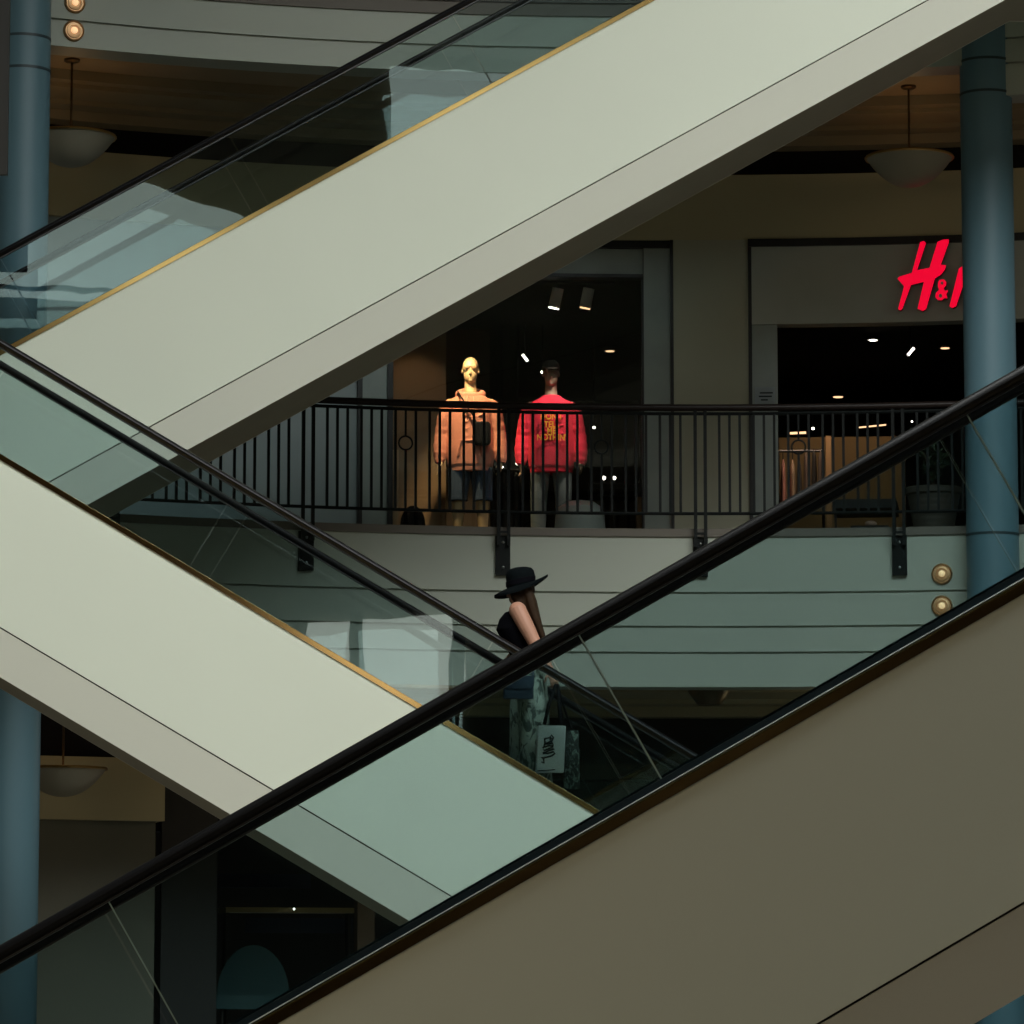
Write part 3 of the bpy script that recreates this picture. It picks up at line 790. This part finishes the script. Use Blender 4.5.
for i in range(11):
    t0 = random.uniform(0, 2 * pi); rr = random.uniform(.06, .28); hh = random.uniform(.32, .62)
    a = Vector((pp.x, pp.y, FL + Hh * .9)); b = a + Vector((rr * cos(t0), rr * sin(t0), hh))
    mid = (a + b) / 2 + Vector((-.04 * cos(t0), -.04 * sin(t0), .05))
    mbs.tube([a, mid, b], [.009, .007, .004], 5)
    for j in range(26):
        c = mid.lerp(b, random.random()) if random.random() < .75 else a.lerp(mid, random.uniform(.5, 1))
        dv = Vector((random.gauss(0, 1), random.gauss(0, 1), random.gauss(.1, .7))).normalized(); ln = random.uniform(.07, .13)
        sd = dv.cross(Vector((random.gauss(0, 1), random.gauss(0, 1), random.gauss(0, 1)))).normalized() * ln * .22; up = dv.cross(sd).normalized() * ln * .06
        mbl.face([c, c + dv * ln * .4 + sd + up, c + dv * ln + up * -1, c + dv * ln * .4 - sd + up])
mbs.build('stem', mat('woody_stem', (.06, .04, .025), .8), po); mbl.build('foliage', M_leaf, po, smooth=False)

# ------------------------------------------------------------------ mannequins


def hand(mb, wrist, fwd, side, s=1.0, curl=.5):
    fwd = fwd.normalized(); side = side.normalized(); nn = fwd.cross(side).normalized()
    mb.ell(wrist + fwd * .045 * s, (.038 * s, .02 * s, .05 * s), Matrix((side, nn, fwd)).transposed(), 12, 8)
    for i, ln in enumerate((.072, .082, .077, .06)):
        b = wrist + fwd * .082 * s + side * (.027 - .018 * i) * s
        p1 = b + (fwd * cos(curl * .5) + nn * sin(curl * .5)) * ln * .45 * s
        p2 = p1 + (fwd * cos(curl * 1.3) + nn * sin(curl * 1.3)) * ln * .32 * s
        p3 = p2 + (fwd * cos(curl * 2.1) + nn * sin(curl * 2.1)) * ln * .25 * s
        mb.tube([b - fwd * .02, b, p1, p2, p3], [.0095 * s, .0095 * s, .009 * s, .008 * s, .006 * s], 7)
    b = wrist + fwd * .02 * s + side * .03 * s
    mb.tube([b, b + (fwd * .6 + side * .7) * .035 * s, b + (fwd * 1.1 + side * .75 + nn * .4) * .06 * s], [.012 * s, .0105 * s, .008 * s], 7)


def head(mb, c, M, s=1.0):  # face looks along -Y of M
    v = lambda x, y, z: Vector(c) + M @ Vector((x * s, y * s, z * s))
    mb.ell(v(0, .012, .035), (.076 * s, .098 * s, .098 * s), M, 20, 14)
    mb.ell(v(0, -.022, -.045), (.064 * s, .070 * s, .082 * s), M, 18, 12)
    mb.ell(v(0, -.070, -.098), (.026 * s, .022 * s, .020 * s), M, 12, 8)
    mb.tube([v(0, -.082, .012), v(0, -.100, -.022), v(0, -.108, -.040), v(0, -.092, -.048)], [.009 * s, .012 * s, .016 * s, .012 * s], 8)
    mb.ell(v(0, -.088, -.070), (.024 * s, .011 * s, .007 * s), M, 12, 6); mb.ell(v(0, -.086, -.081), (.020 * s, .011 * s, .007 * s), M, 12, 6)
    for sx in (-1, 1):
        mb.ell(v(sx * .031, -.083, .022), (.022 * s, .012 * s, .006 * s), M, 10, 6)
        mb.ell(v(sx * .030, -.077, .004), (.014 * s, .010 * s, .009 * s), M, 10, 6)
        mb.ell(v(sx * .079, .012, -.005), (.008 * s, .018 * s, .028 * s), M, 10, 8)


def mannequin(xc, D, toppix, skin, label, hoodie, arm_w=.28):
    k, t = ray(xc, toppix)
    H = (ZC + t * D) - PLZ
    o = Vector((k * D, D, PLZ)); s = H / 1.86
    root = thing('mannequin', o, label, 'mannequin', 'mannequins in the shop window')
    V = lambda x, y, z: o + Vector((x * s, y * s, z * s))
    I = Matrix.Identity(3)
    b = MB()
    head(b, V(0, -.02, 1.725), I, s * 1.02)
    b.hloft([tuple(V(0, 0, z)) + (rx * s, ry * s) for z, rx, ry in ((1.42, .10, .085), (1.50, .068, .07), (1.56, .058, .062), (1.66, .056, .060))])
    b.hloft([tuple(V(0, y, z)) + (rx * s, ry * s) for y, z, rx, ry in ((0, .88, .165, .11), (0, .98, .17, .115), (0, 1.10, .145, .10), (0, 1.28, .165, .115), (0, 1.40, .17, .105), (0, 1.46, .13, .085), (0, 1.49, .08, .07))])
    for sx in (-1, 1):
        b.tube([V(sx * .17, 0, 1.43), V(sx * .24, 0, 1.30), V(sx * arm_w, .02, 1.11), V(sx * (arm_w + .015), -.03, .86)], [.055 * s, .05 * s, .042 * s, .030 * s], 12)
        hand(b, V(sx * (arm_w + .015), -.035, .845), Vector((-.05 * sx, -.12, -1)), Vector((-sx * .35, -1, 0)), s)
        b.tube([V(sx * .09, 0, .92), V(sx * .105, -.005, .72), V(sx * .115, -.01, .50), V(sx * .12, .02, .30), V(sx * .125, .02, .09), V(sx * .125, .01, .03)], [.095 * s, .085 * s, .058 * s, .058 * s, .036 * s, .034 * s], 14)
        b.ell(V(sx * .135, -.07, .037), (.042 * s, .125 * s, .035 * s), I, 12, 8)
    body = remesh(b, 'body', skin, root, .008, 2)
    # top garment
    g = MB()
    top = 1.475 if hoodie else 1.50
    g.hloft([tuple(V(0, 0, z)) + (rx * s, ry * s) for z, rx, ry in ((.765, .205, .15), (.80, .225, .165), (.93, .235, .17), (1.10, .225, .165), (1.28, .22, .16), (1.38, .235, .145), (1.43, .225, .125), (1.46, .17, .11), (1.485, .12, .095), (top + .012, .088, .085))], 32)
    for sx in (-1, 1):
        pts = [V(sx * .16, 0, 1.39), V(sx * .222, 0, 1.365), V(sx * .255, .0, 1.24), V(sx * .28, .015, 1.10), V(sx * .295, -.01, .96), V(sx * .298, -.03, .84)]
        rad = [.07, .078, .072, .070, .068, .054]
        # gathered folds along the sleeve
        P2, R2 = [], []
        for i in range(len(pts) - 1):
            for q in range(5):
                f = q / 5; P2.append(pts[i].lerp(pts[i + 1], f)); w = rad[i] + (rad[i + 1] - rad[i]) * f
                R2.append((w + (.0035 * sin((i * 5 + q) * 2.1 + sx) if i > 1 else 0)) * s)
        P2.append(pts[-1]); R2.append(rad[-1] * s)
        g.tube(P2, R2, 16)
        g.tube([V(sx * .298, -.03, .85), V(sx * .30, -.035, .815)], .046 * s, 14)
    for i in range(5):  # soft body folds
        z = 1.02 + .08 * i
        g.tube([V(-.19 + .02 * i, -.10, z), V(-.05, -.158, z - .03 - .01 * i), V(.12, -.148, z + .02)], [.008 * s, .014 * s, .006 * s], 8)
    if hoodie:
        g.tube([V(.115 * cos(q), .025 + .10 * sin(q), 1.50 + .03 * sin(q)) for q in [2 * pi * i / 24 for i in range(24)]], [(.036 + .014 * max(0, sin(2 * pi * i / 24))) * s for i in range(24)], 12, True)
        g.tube([V(-.12, -.15, .87), V(-.09, -.172, 1.02), V(.09, -.172, 1.02), V(.12, -.15, .87)], .011 * s, 8)
    else:
        g.tube([V(.088 * cos(q), .0 + .085 * sin(q), 1.495 + .018 * sin(q)) for q in [2 * pi * i / 24 for i in range(24)]], .013 * s, 8, True)
    gm = remesh(g, 'hooded_sweatshirt' if hoodie else 'sweatshirt', M_hood if hoodie else M_sweat, root, .008, 2)
    MB().hloft([tuple(V(0, 0, z)) + (rx * s, ry * s) for z, rx, ry in ((.735, .196, .140), (.74, .208, .152), (.79, .212, .156), (.80, .20, .145))], 32).build('hem_band', M_hood if hoodie else M_sweat, gm)
    # trousers
    tr_ = MB(); hem = .45 if hoodie else .06; w0 = 1.12 if hoodie else 1.0
    tr_.hloft([tuple(V(0, 0, z)) + (rx * s, ry * s) for z, rx, ry in ((.84, .17, .13), (.90, .185, .135), (.98, .18, .13), (1.02, .17, .12))], 28)
    for sx in (-1, 1):
        lg = [(.095, 0, .90, .105), (.11, 0, .72, .098 * w0), (.12, -.005, 0.50, .085 * w0)]
        if not hoodie: lg += [(.125, .015, .30, .078), (.13, .015, .10, .070)]
        lg.append((lg[-1][0], lg[-1][1], hem, lg[-1][3]))
        tr_.tube([V(sx * x, y, z) for x, y, z, r in lg], [r * s for *_, r in lg], 16)
    remesh(tr_, 'shorts' if hoodie else 'jeans', M_denim if hoodie else M_jean, root, .009, 2)
    return root, V, s, body


mD = 40.2
r1, V1, s1, b1 = mannequin(470.5, mD, 357.5, M_manskin, 'bald mannequin in a salmon pink hoodie and denim shorts', True)
r2, V2, s2, b2 = mannequin(551, mD, 361, M_mandark, 'mannequin in a red sweatshirt, grey jeans and dark cap', False)
# sunglasses on the first
sgx = MB()
for sx in (-1, 1): sgx.ell(V1(sx * .034, -.118, 1.747), (.030 * s1, .006 * s1, .018 * s1))
sgx.tube([V1(-.03, -.12, 1.752), V1(.03, -.12, 1.752)], .003 * s1, 6)
for sx in (-1, 1): sgx.tube([V1(sx * .062, -.112, 1.752), V1(sx * .085, -.01, 1.748)], .003 * s1, 6)
sgx.build('sunglasses', mat('amber_lens', (.30, .18, .08), .3), r1)
# drawstrings
for sx in (-1, 1): MB().tube([V1(sx * .03, -.125, 1.46), V1(sx * .035, -.165, 1.40), V1(sx * .04, -.172, 1.28)], .004 * s1, 6).build('drawstring', mat('cord', (.62, .40, .28), .9), r1)
# cap on the second
cp = MB(); c0 = V2(0, -.005, 1.765)
cp.hloft([(c0.x, c0.y, c0.z - .01, .088 * s2, .108 * s2), (c0.x, c0.y, c0.z + .04, .088 * s2, .108 * s2), (c0.x, c0.y, c0.z + .075, .075 * s2, .092 * s2), (c0.x, c0.y, c0.z + .10, .045 * s2, .055 * s2), (c0.x, c0.y, c0.z + .108, .01, .01)], 28)
cap = cp.build('cap', M_cap, r2)
MB().rings([[V2(.085 * cos(t), -.10 + .095 * sin(t), 1.775 - .025 * (sin(t) ** 2 if sin(t) < 0 else 0) + dz) for t in [2 * pi * k / 24 for k in range(24)]] for dz in (0, .008)]).build('cap_peak', M_cap, cap)
# chest print
for i, (tx, ypx) in enumerate((("DON'T", 419.3), ('TELL', 427.2), ('ME', 433.6), ("NOTHIN'", 440.2))):
    pz = at(551.5, ypx, mD - .19)
    ob = text_mesh(tx, .088, .006, 'printed_word', M_yel, r2, Vector((pz.x, mD - .193, pz.z)), Vector((1, 0, 0)), ZV, Vector((0, 1, 0)), squash=.82)
# cross-body bag worn by the first mannequin
cb = thing('crossbody_bag', V1(.10, -.22, .98), 'small black crossbody bag hanging across the salmon pink hoodie', 'bag')
q = V1(.115, -.225, 1.08)
mbb = MB()
for hx, hy, hz in ((.085, .03, .115),):
    mbb.rings([[q + Vector((hx * s1 * sc * max(-1, min(1, 1.25 * cos(t))), yy, hz * s1 * sc * max(-1, min(1, 1.2 * sin(t))))) for t in [2 * pi * k / 28 for k in range(28)]] for yy, sc in ((-hy * 1.5, .86), (-hy, 1), (hy, 1), (hy * 1.5, .9))])
mbb.build('bag_body', M_blackbag, cb)
MB().rings([[q + Vector((.058 * s1 * max(-1, min(1, 1.25 * cos(t))), yy, -.035 + .06 * s1 * max(-1, min(1, 1.2 * sin(t))))) for t in [2 * pi * k / 24 for k in range(24)]] for yy in (-.062, -.04)]).build('front_pocket', M_blackbag, cb)
MB().tube([V1(.06, -.235, 1.19), V1(.02, -.222, 1.27), V1(-.05, -.205, 1.38), V1(-.10, -.165, 1.465), V1(-.125, -.04, 1.525)], [(.015, .006)] * 5, 8).build('strap', M_blackbag, cb)

# ------------------------------------------------------------------ the woman on the middle escalator
D0 = 30.5
fp = at(527, 798, D0)
wx, wy = fp.x, fp.y
_, zbf, ptf = E2
n_w = (Vector((wx, wy, 0)) - Vector((0, 29.7, 0))).dot(NV); s_w = (Vector((wx, wy, 0)) - Vector((0, 29.7, 0))).dot(EV)
# stand on the top of the tread below her
lo_s, hi_s = (6.04 - 3.284) / m2_, (.16 - 3.284) / m2_
NN = int((hi_s - lo_s) / .4); stp = (hi_s - lo_s) / NN
i_ = int((s_w - lo_s) / stp); s_mid = lo_s + (i_ + .5) * stp
tread = max(zbf(lo_s + i_ * stp), zbf(lo_s + (i_ + 1) * stp)) - .27
SC = (at(520, 567, D0).z - tread) / 1.775
fo = Vector((wx, wy, tread))
W = lambda x, y, z: fo + (EV * x + NV * y) * SC + ZV * z * SC
per_ = thing('person', fo, 'woman in a wide black hat, black top and printed trousers riding the escalator', 'person')
RotH = Matrix.Rotation(-PSI * -1, 3, 'Z') @ Matrix.Rotation(radians(-90 - 22), 3, 'Z')   # faces left and slightly away
b = MB()
head(b, W(-.055, 0, 1.615), RotH @ Matrix.Rotation(radians(12), 3, 'X'), SC * .98)
b.tube([W(-.055, 0, 1.40), W(-.06, 0, 1.47), W(-.055, 0, 1.56)], [.085 * SC, .052 * SC, .052 * SC], 14)
nsec = [(.02, .0, .90, .12, .17), (.02, 0, 1.0, .105, .155), (-.015, 0, 1.10, .085, .125), (-.055, 0, 1.20, .10, .135), (-.085, 0, 1.29, .115, .145), (-.08, 0, 1.38, .095, .15), (-.065, 0, 1.44, .07, .12), (-.06, 0, 1.47, .05, .06)]


def sect(secs, n=24, grow=0):
    return [[W(x + (rx + grow) * cos(2 * pi * k / n), y + (ry + grow) * sin(2 * pi * k / n), z) for k in range(n)] for x, y, z, rx, ry in secs]


b.rings(sect(nsec))
# near (left) arm reaches back and down to the bags
sh, el, wr = W(-.085, -.165, 1.425), W(.045, -.225, 1.16), W(.165, -.25, .945)
b.ell(sh, (.068 * SC, .056 * SC, .064 * SC))
b.tube([W(-.07, -.13, 1.40), sh, sh.lerp(el, .45), el, el.lerp(wr, .3), el.lerp(wr, .8), wr], [.052 * SC, .066 * SC, .062 * SC, .050 * SC, .048 * SC, .034 * SC, .028 * SC], 14)
hd = (wr - el).normalized()
hand(b, wr, (hd + Vector((0, 0, -.8))).normalized(), NV * -.3 + EV * -.9, SC, 1.15)
# far arm bent forward over the bag strap
sh2, el2, wr2 = W(-.07, .165, 1.42), W(-.04, .24, 1.16), W(-.20, .17, .99)
b.ell(sh2, (.056 * SC, .05 * SC, .058 * SC))
b.tube([W(-.07, .13, 1.40), sh2, sh2.lerp(el2, .5), el2, el2.lerp(wr2, .4), wr2], [.05 * SC, .054 * SC, .046 * SC, .040 * SC, .036 * SC, .026 * SC], 14)
hand(b, wr2, wr2 - el2, ZV, SC, .7)
for sy, dx in ((-1, .02), (1, -.03)):
    b.tube([W(.02, sy * .085, .92), W(dx, sy * .09, .72), W(dx - .01, sy * .09, .50), W(dx + .02, sy * .09, .30), W(dx + .03, sy * .09, .09), W(dx + .03, sy * .09, .045)], [.095 * SC, .08 * SC, .055 * SC, .052 * SC, .034 * SC, .034 * SC], 12)
    b.ell(W(dx - .03, sy * .095, .032), (.11 * SC, .036 * SC, .030 * SC), Matrix.Rotation(PSI, 3, 'Z'))
remesh(b, 'body', M_skin, per_, .006, 2)
for sy, dx in ((-1, .02), (1, -.03)):
    MB().ell(W(dx - .03, sy * .095, .034), (.125 * SC, .044 * SC, .038 * SC), Matrix.Rotation(PSI, 3, 'Z')).build('shoe', M_shoe, per_)
tp = MB()
tp.rings(sect([(x, y, z, rx, ry) for x, y, z, rx, ry in [(.02, 0, .97, .12, .165)] + [(-.02, 0, 1.10, .10, .13), (-.065, 0, 1.20, .115, .14), (-.10, 0, 1.29, .125, .148), (-.095, 0, 1.37, .105, .145), (-.08, 0, 1.425, .075, .125)]], 28, .012))
for sy in (-1, 1):
    tp.tube([W(-.165, sy * .085, 1.33), W(-.135, sy * .092, 1.41), W(-.08, sy * .095, 1.462), W(-.01, sy * .09, 1.40), W(.0, sy * .085, 1.33)], [(.042 * SC, .02 * SC)] * 5, 8)
remesh(tp, 'tank_top', M_top, per_, .008, 2)
tr_ = MB()
tr_.rings(sect([(.02, 0, .86, .135, .19), (.02, 0, .95, .13, .175), (.005, 0, 1.05, .105, .15), (0, 0, 1.07, .10, .145)], 28))
for sy, dx in ((-1, .03), (1, -.025)):
    tr_.rings([[W(dx * f + .015 + rx * cos(t) * (1 + .07 * sin(5 * t + f)), sy * .095 + rx * .95 * sin(t) * (1 + .06 * cos(6 * t)), z) for t in [2 * pi * k / 40 for k in range(40)]] for z, rx, f in ((.90, .115, .3), (.72, .118, .8), (.50, .115, 1), (.28, .122, 1.1), (.06, .135, 1.2))])
remesh(tr_, 'wide_trousers', M_trous, per_, .008, 2)
hr = MB()
hr.ell(W(-.035, 0, 1.60), (.098 * SC, .088 * SC, .105 * SC))
for sy in (-1, 1): hr.tube([W(-.105, sy * .055, 1.58), W(-.098, sy * .085, 1.53), W(-.06, sy * .11, 1.46)], [.034 * SC, .034 * SC, .02 * SC], 8)
for i in range(15):
    yo = -.105 + .015 * i; j = random.uniform(-.02, .02)
    hr.tube([W(-.015 + j * .3, yo * .8, 1.62), W(.025 + j, yo * 1.05, 1.50), W(.065 + j, yo * 1.15, 1.36), W(.108 + j, yo * 1.1, 1.24), W(.155 + j, yo, 1.12 + j * 2)], [.045 * SC, .040 * SC, .032 * SC, .022 * SC, .005 * SC], 8)
for i in range(4): hr.tube([W(-.08 + .02 * i, -.075, 1.585), W(-.07 + .025 * i, -.10, 1.53), W(-.02 + .025 * i, -.105, 1.44)], [.022 * SC, .022 * SC, .010 * SC], 8)
remesh(hr, 'hair', M_hair, per_, .007, 1)
# hat: tall rounded crown and a floppy brim dipping at the front
ht = MB()
n = 48; rings = []
hc = W(-.045, 0, 1.635)


def brim(t, r, dz=0):
    x = r * cos(t); y = r * sin(t) * .95
    f = r / .205
    z = .34 * x * (.55 + .45 * f) - .012 * f * f * (1 - cos(t)) + .020 * f * f * cos(2 * t) - .012 * f * f
    return hc + (EV * x + NV * y) * SC + ZV * (z + dz) * SC


for r in (.207, .17, .13, .110): rings.append([brim(2 * pi * k / n, r, .006) for k in range(n)])
for r, z, xo in ((.1115, .035, -.002), (.113, .070, -.006), (.106, .105, -.008), (.086, .126, -.006), (.052, .136, -.004), (.012, .134, -.004)):
    rings.append([hc + (EV * (r * cos(2 * pi * k / n) + xo) + NV * r * .95 * sin(2 * pi * k / n)) * SC + ZV * (z + .08 * r * cos(2 * pi * k / n)) * SC for k in range(n)])
low = [[brim(2 * pi * k / n, r, -.012) for k in range(n)] for r in (.09, .13, .17, .207)]
ht.rings(low + rings)
hat = ht.build('hat', M_hat, per_)
MB().rings([[hc + (EV * (r * cos(2 * pi * k / n) - .003) + NV * r * .95 * sin(2 * pi * k / n)) * SC + ZV * (z + .22 * r * cos(2 * pi * k / n)) * SC for k in range(n)] for r, z in ((.110, .006), (.1145, .008), (.1155, .046), (.112, .048))]).build('hat_band', M_top, hat)

# bags she carries
hand_pt = W(.205, -.262, .865)


def bag(cx, cy, z0, z1, w, th, taper=1.0, tilt=0):
    pts = []
    for yy, sc in ((-th / 2, .93), (-th / 2 * .6, 1), (th / 2 * .6, 1), (th / 2, .93)):
        pts.append([W(cx + xx * w / 2 * sc * (taper if zq > .5 else 1) + tilt * zq, cy + yy, z0 + (z1 - z0) * zq) for xx, zq in ((-1, .02), (-.94, 0), (.94, 0), (1, .02), (1, .98), (.95, 1), (-.95, 1), (-1, .98))])
    return MB().rings(pts)


tote = thing('tote_bag', W(.155, -.30, .2), 'white canvas tote bag with dark lettering hanging from her hand', 'bag')
bag(.145, -.315, .175, .53, .215, .07, 1.0, .015).build('bag_body', M_canvas, tote)
for sx, yy in ((-.06, -.345), (.065, -.345), (-.06, -.285), (.065, -.285)):
    MB().tube([W(.165 + sx, yy, .54), W(.18 + sx * .6, yy * .94, .70), W(.205 + sx * .12, -.27, .85)], [(.012 * SC, .005 * SC)] * 3, 8).build('handle', M_blackbag, tote)
# lettering runs up the bag, turned on its side (outline strokes)
lt = lambda px_, py_: W((480 + px_ / 7.877 - 527) / 131.0 / SC - .028, -.3515, (at(527, 660 + py_ / 7.877, D0 - .35).z - tread) / SC)
strokes = [[(480, 800), (500, 812), (498, 780), (480, 765), (500, 770), (560, 755), (585, 735), (575, 722), (530, 735), (490, 735)],
           [(490, 735), (540, 712), (580, 700), (560, 690), (500, 712), (492, 690), (540, 672), (575, 680)],
           [(500, 690), (505, 660), (570, 655), (572, 672)], [(510, 655), (505, 620), (545, 610), (552, 640), (520, 655)], [(555, 650), (575, 610), (560, 590), (548, 606), (560, 625)]]
for st_ in strokes: MB().tube([lt(*p_) for p_ in st_], .0075, 6).build('lettering', M_ink, tote)
MB().tube([lt(450, 873), lt(520, 868), lt(590, 862)], .0045, 6).build('printed_line', M_ink, tote)
b2_ = thing('shoulder_bag', W(.315, -.21, .05), 'dark printed bag hanging behind the white tote', 'bag')
bag(.322, -.195, .06, .50, .125, .08, .85).build('bag_body', M_bag2, b2_)
MB().tube([W(.28, -.215, .49), W(.235, -.25, .68), W(.205, -.268, .845)], .008 * SC, 8).build('handle', M_blackbag, b2_)
MB().tube([W(.33, -.215, .49), W(.26, -.25, .68), W(.21, -.268, .845)], .008 * SC, 8).build('handle', M_blackbag, b2_)
hb_ = thing('handbag', W(-.09, -.30, .73), 'navy leather handbag at the front of her hip', 'bag')
bag(-.09, -.285, .735, .905, .232, .075, .97).build('bag_body', M_navy, hb_)
MB().rings([[W(-.09 + xx * .116, -.326 - (.004 if q_ else 0), z) for xx, z in ((-1, .908), (-1, .83), (-.8, .81), (.8, .81), (1, .83), (1, .908))] for q_ in (0, 1)]).build('flap', M_navy, hb_)
MB().tube([W(.02, -.27, .90), W(.03, -.235, 1.05), W(-.03, -.12, 1.34), W(-.07, .03, 1.455)], [(.009 * SC, .004 * SC)] * 4, 6).build('strap', M_navy, hb_)

# ------------------------------------------------------------------ atrium shell, skylight and daylight
struct(MB().box((0, 12, -.06), (40, 60, .12)).build('floor', M_floor))
struct(MB().box((-16, 12, 10.2), (.3, 60, 20.4)).build('wall_left', M_atr)); struct(MB().box((18, 12, 10.2), (.3, 60, 20.4)).build('wall_right', M_atr))


def sky(name, strength, col):
    m = bpy.data.materials.new(name); m.use_nodes = True; nt = m.node_tree
    for n_ in list(nt.nodes): nt.nodes.remove(n_)
    o_ = nt.nodes.new('ShaderNodeOutputMaterial'); e = nt.nodes.new('ShaderNodeEmission'); e.inputs[0].default_value = (*col, 1); e.inputs[1].default_value = strength
    nt.links.new(e.outputs[0], o_.inputs[0]); return m


SKY = sky('skylight_daylight', 9.2, (.96, 1, .965)); SKYB = sky('gable_daylight', 1.7, (.88, 1, .95)); SKYC = sky('window_daylight', 2.1, (1, .98, .9))
ZR = 20.5
# roof with the glazed opening over the escalators
y0, y1, x0, x1 = 5.0, 22.0, -3, 15.5
for nm, cx_, cy_, sx, sy in (('a', 1, (-18 + y0) / 2, 34, y0 + 18), ('b', 1, (y1 + 42) / 2, 34, 42 - y1), ('c', (-16 + x0) / 2, (y0 + y1) / 2, x0 + 16, y1 - y0), ('d', (18 + x1) / 2, (y0 + y1) / 2, 18 - x1, y1 - y0)):
    struct(MB().box((cx_, cy_, ZR + .15), (sx, sy, .3)).build('ceiling_roof_' + {'a': 'rear', 'b': 'front', 'c': 'left', 'd': 'right'}[nm], M_atr))
for i in range(3):
    w = (x1 - x0) / 3
    struct(MB().box((x0 + w * (i + .5), (y0 + y1) / 2, ZR + .35), (w - .3, y1 - y0, .02)).build('window_%d' % (10 + i), SKY))
    struct(MB().box((x0 + w * i, (y0 + y1) / 2, ZR + .1), (.3, y1 - y0, .6)).build('trim_%d' % (10 + i), M_frame))
# unseen block added to shade the upper balcony front from the skylight
struct(MB().box((-7.3, 26.2, 17.3), (17.4, .8, 6.6)).build('trim_roof_bulkhead', M_atr))
# rear facade with gable windows
YB = -12.0
struct(MB().box((1, YB - .3, 11), (34, .3, 22)).build('wall_rear', M_atr))


def gable(nm, poly, m):
    struct(MB().prism(poly, Vector((0, YB - .1, 0)), Vector((1, 0, 0)), ZV, Vector((0, 1, 0)), .04).build('window_%s' % nm, m))


gable('20', [(-3.2, 13.8), (2.2, 13.8), (2.2, 17.0), (-.4, 17.9), (-3.2, 17.9)], SKYB)
struct(MB().box((-.5, YB, 15.5), (5.4, .1, .07)).build('trim_24', M_frame))
gable('21', [(5.0, 17.8), (8, 17.0), (9.2, 17.7), (13.0, 18.5), (13.0, 20.2), (5.0, 20.2)], SKYB)
struct(MB().box((1, 1.2, 10.45), (34, 26.4, .3)).build('floor_opposite_gallery', M_atr))  # unseen slab added to keep the skylight off the nearest escalator
gable('22', [(2.9, 6.4), (6.1, 6.4), (6.0, 8.6), (3.2, 8.4)], SKYC)
for x in (4.1, 5.9): struct(MB().box((x, YB, 7.3), (.22, .1, 2.6)).build('trim_%d' % (28 + int(x)), M_frame))


def area(name, loc, rot, sx, sy, e, col):
    l = bpy.data.lights.new(name, 'AREA'); l.shape = 'RECTANGLE'; l.size = sx; l.size_y = sy; l.energy = e; l.color = col
    o_ = bpy.data.objects.new(name, l); COL.objects.link(o_); o_.location = loc; o_.rotation_euler = rot; return o_


# unseen warm light added to brighten the front of the nearest escalator
area('shop_lighting', (-9.0, 4.5, 3.4), (radians(90), 0, radians(-38)), 4, 2.2, 235, (1, .80, .54))


def spot(name, loc, tgt, e, col, ang_, blend=.6, size=.05):
    l = bpy.data.lights.new(name, 'SPOT'); l.energy = e; l.color = col; l.spot_size = radians(ang_); l.spot_blend = blend; l.shadow_soft_size = size
    o_ = bpy.data.objects.new(name, l); COL.objects.link(o_); o_.location = loc
    o_.rotation_euler = (Vector(tgt) - Vector(loc)).to_track_quat('-Z', 'Y').to_euler(); return o_


for px_ in (420, 850):  # point lights without fixtures, added to lift the dark lower corridor
    l = bpy.data.lights.new('lower_gallery_lamp', 'POINT'); l.energy = 7; l.color = (1, .72, .42); l.shadow_soft_size = .2
    lo = bpy.data.objects.new('lower_gallery_lamp', l); COL.objects.link(lo); lo.location = P(ang(px_, 14.3, 780), 14.3, zce + DZ - .75)
c1 = V1(0, 0, 1.45); c2 = V2(0, 0, 1.3)
spot('mannequin_spot', (c1.x - .2, c1.y - .75, zsc - .35), V1(0, -.05, 1.35), 210, (1, .74, .42), 46)
spot('mannequin_spot', (c2.x + .2, c2.y - .70, zsc - .38), V2(0, -.1, 1.1), 125, (1, .85, .72), 34)
spot('rack_spot', P(ang(806, 16.9), 16.9, zf1 - .6), P(ang(803, 17.9), 17.9, FL + .9), 70, (1, .74, .5), 50)
spot('rack_spot', P(ang(840, 18.6), 18.6, zf1 - .6), P(ang(840, 20), 20, FL + .9), 24, (1, .7, .38), 80)
spot('wall_spot', P(ang(420, 16.9), 16.9, zsc - .3), P(ang(415, 17.6), 17.6, FL + 1.6), 9, (1, .62, .3), 60)
w = bpy.data.worlds.new('world'); S.world = w; w.use_nodes = True
w.node_tree.nodes['Background'].inputs[0].default_value = (.75, .85, .9, 1); w.node_tree.nodes['Background'].inputs[1].default_value = .25
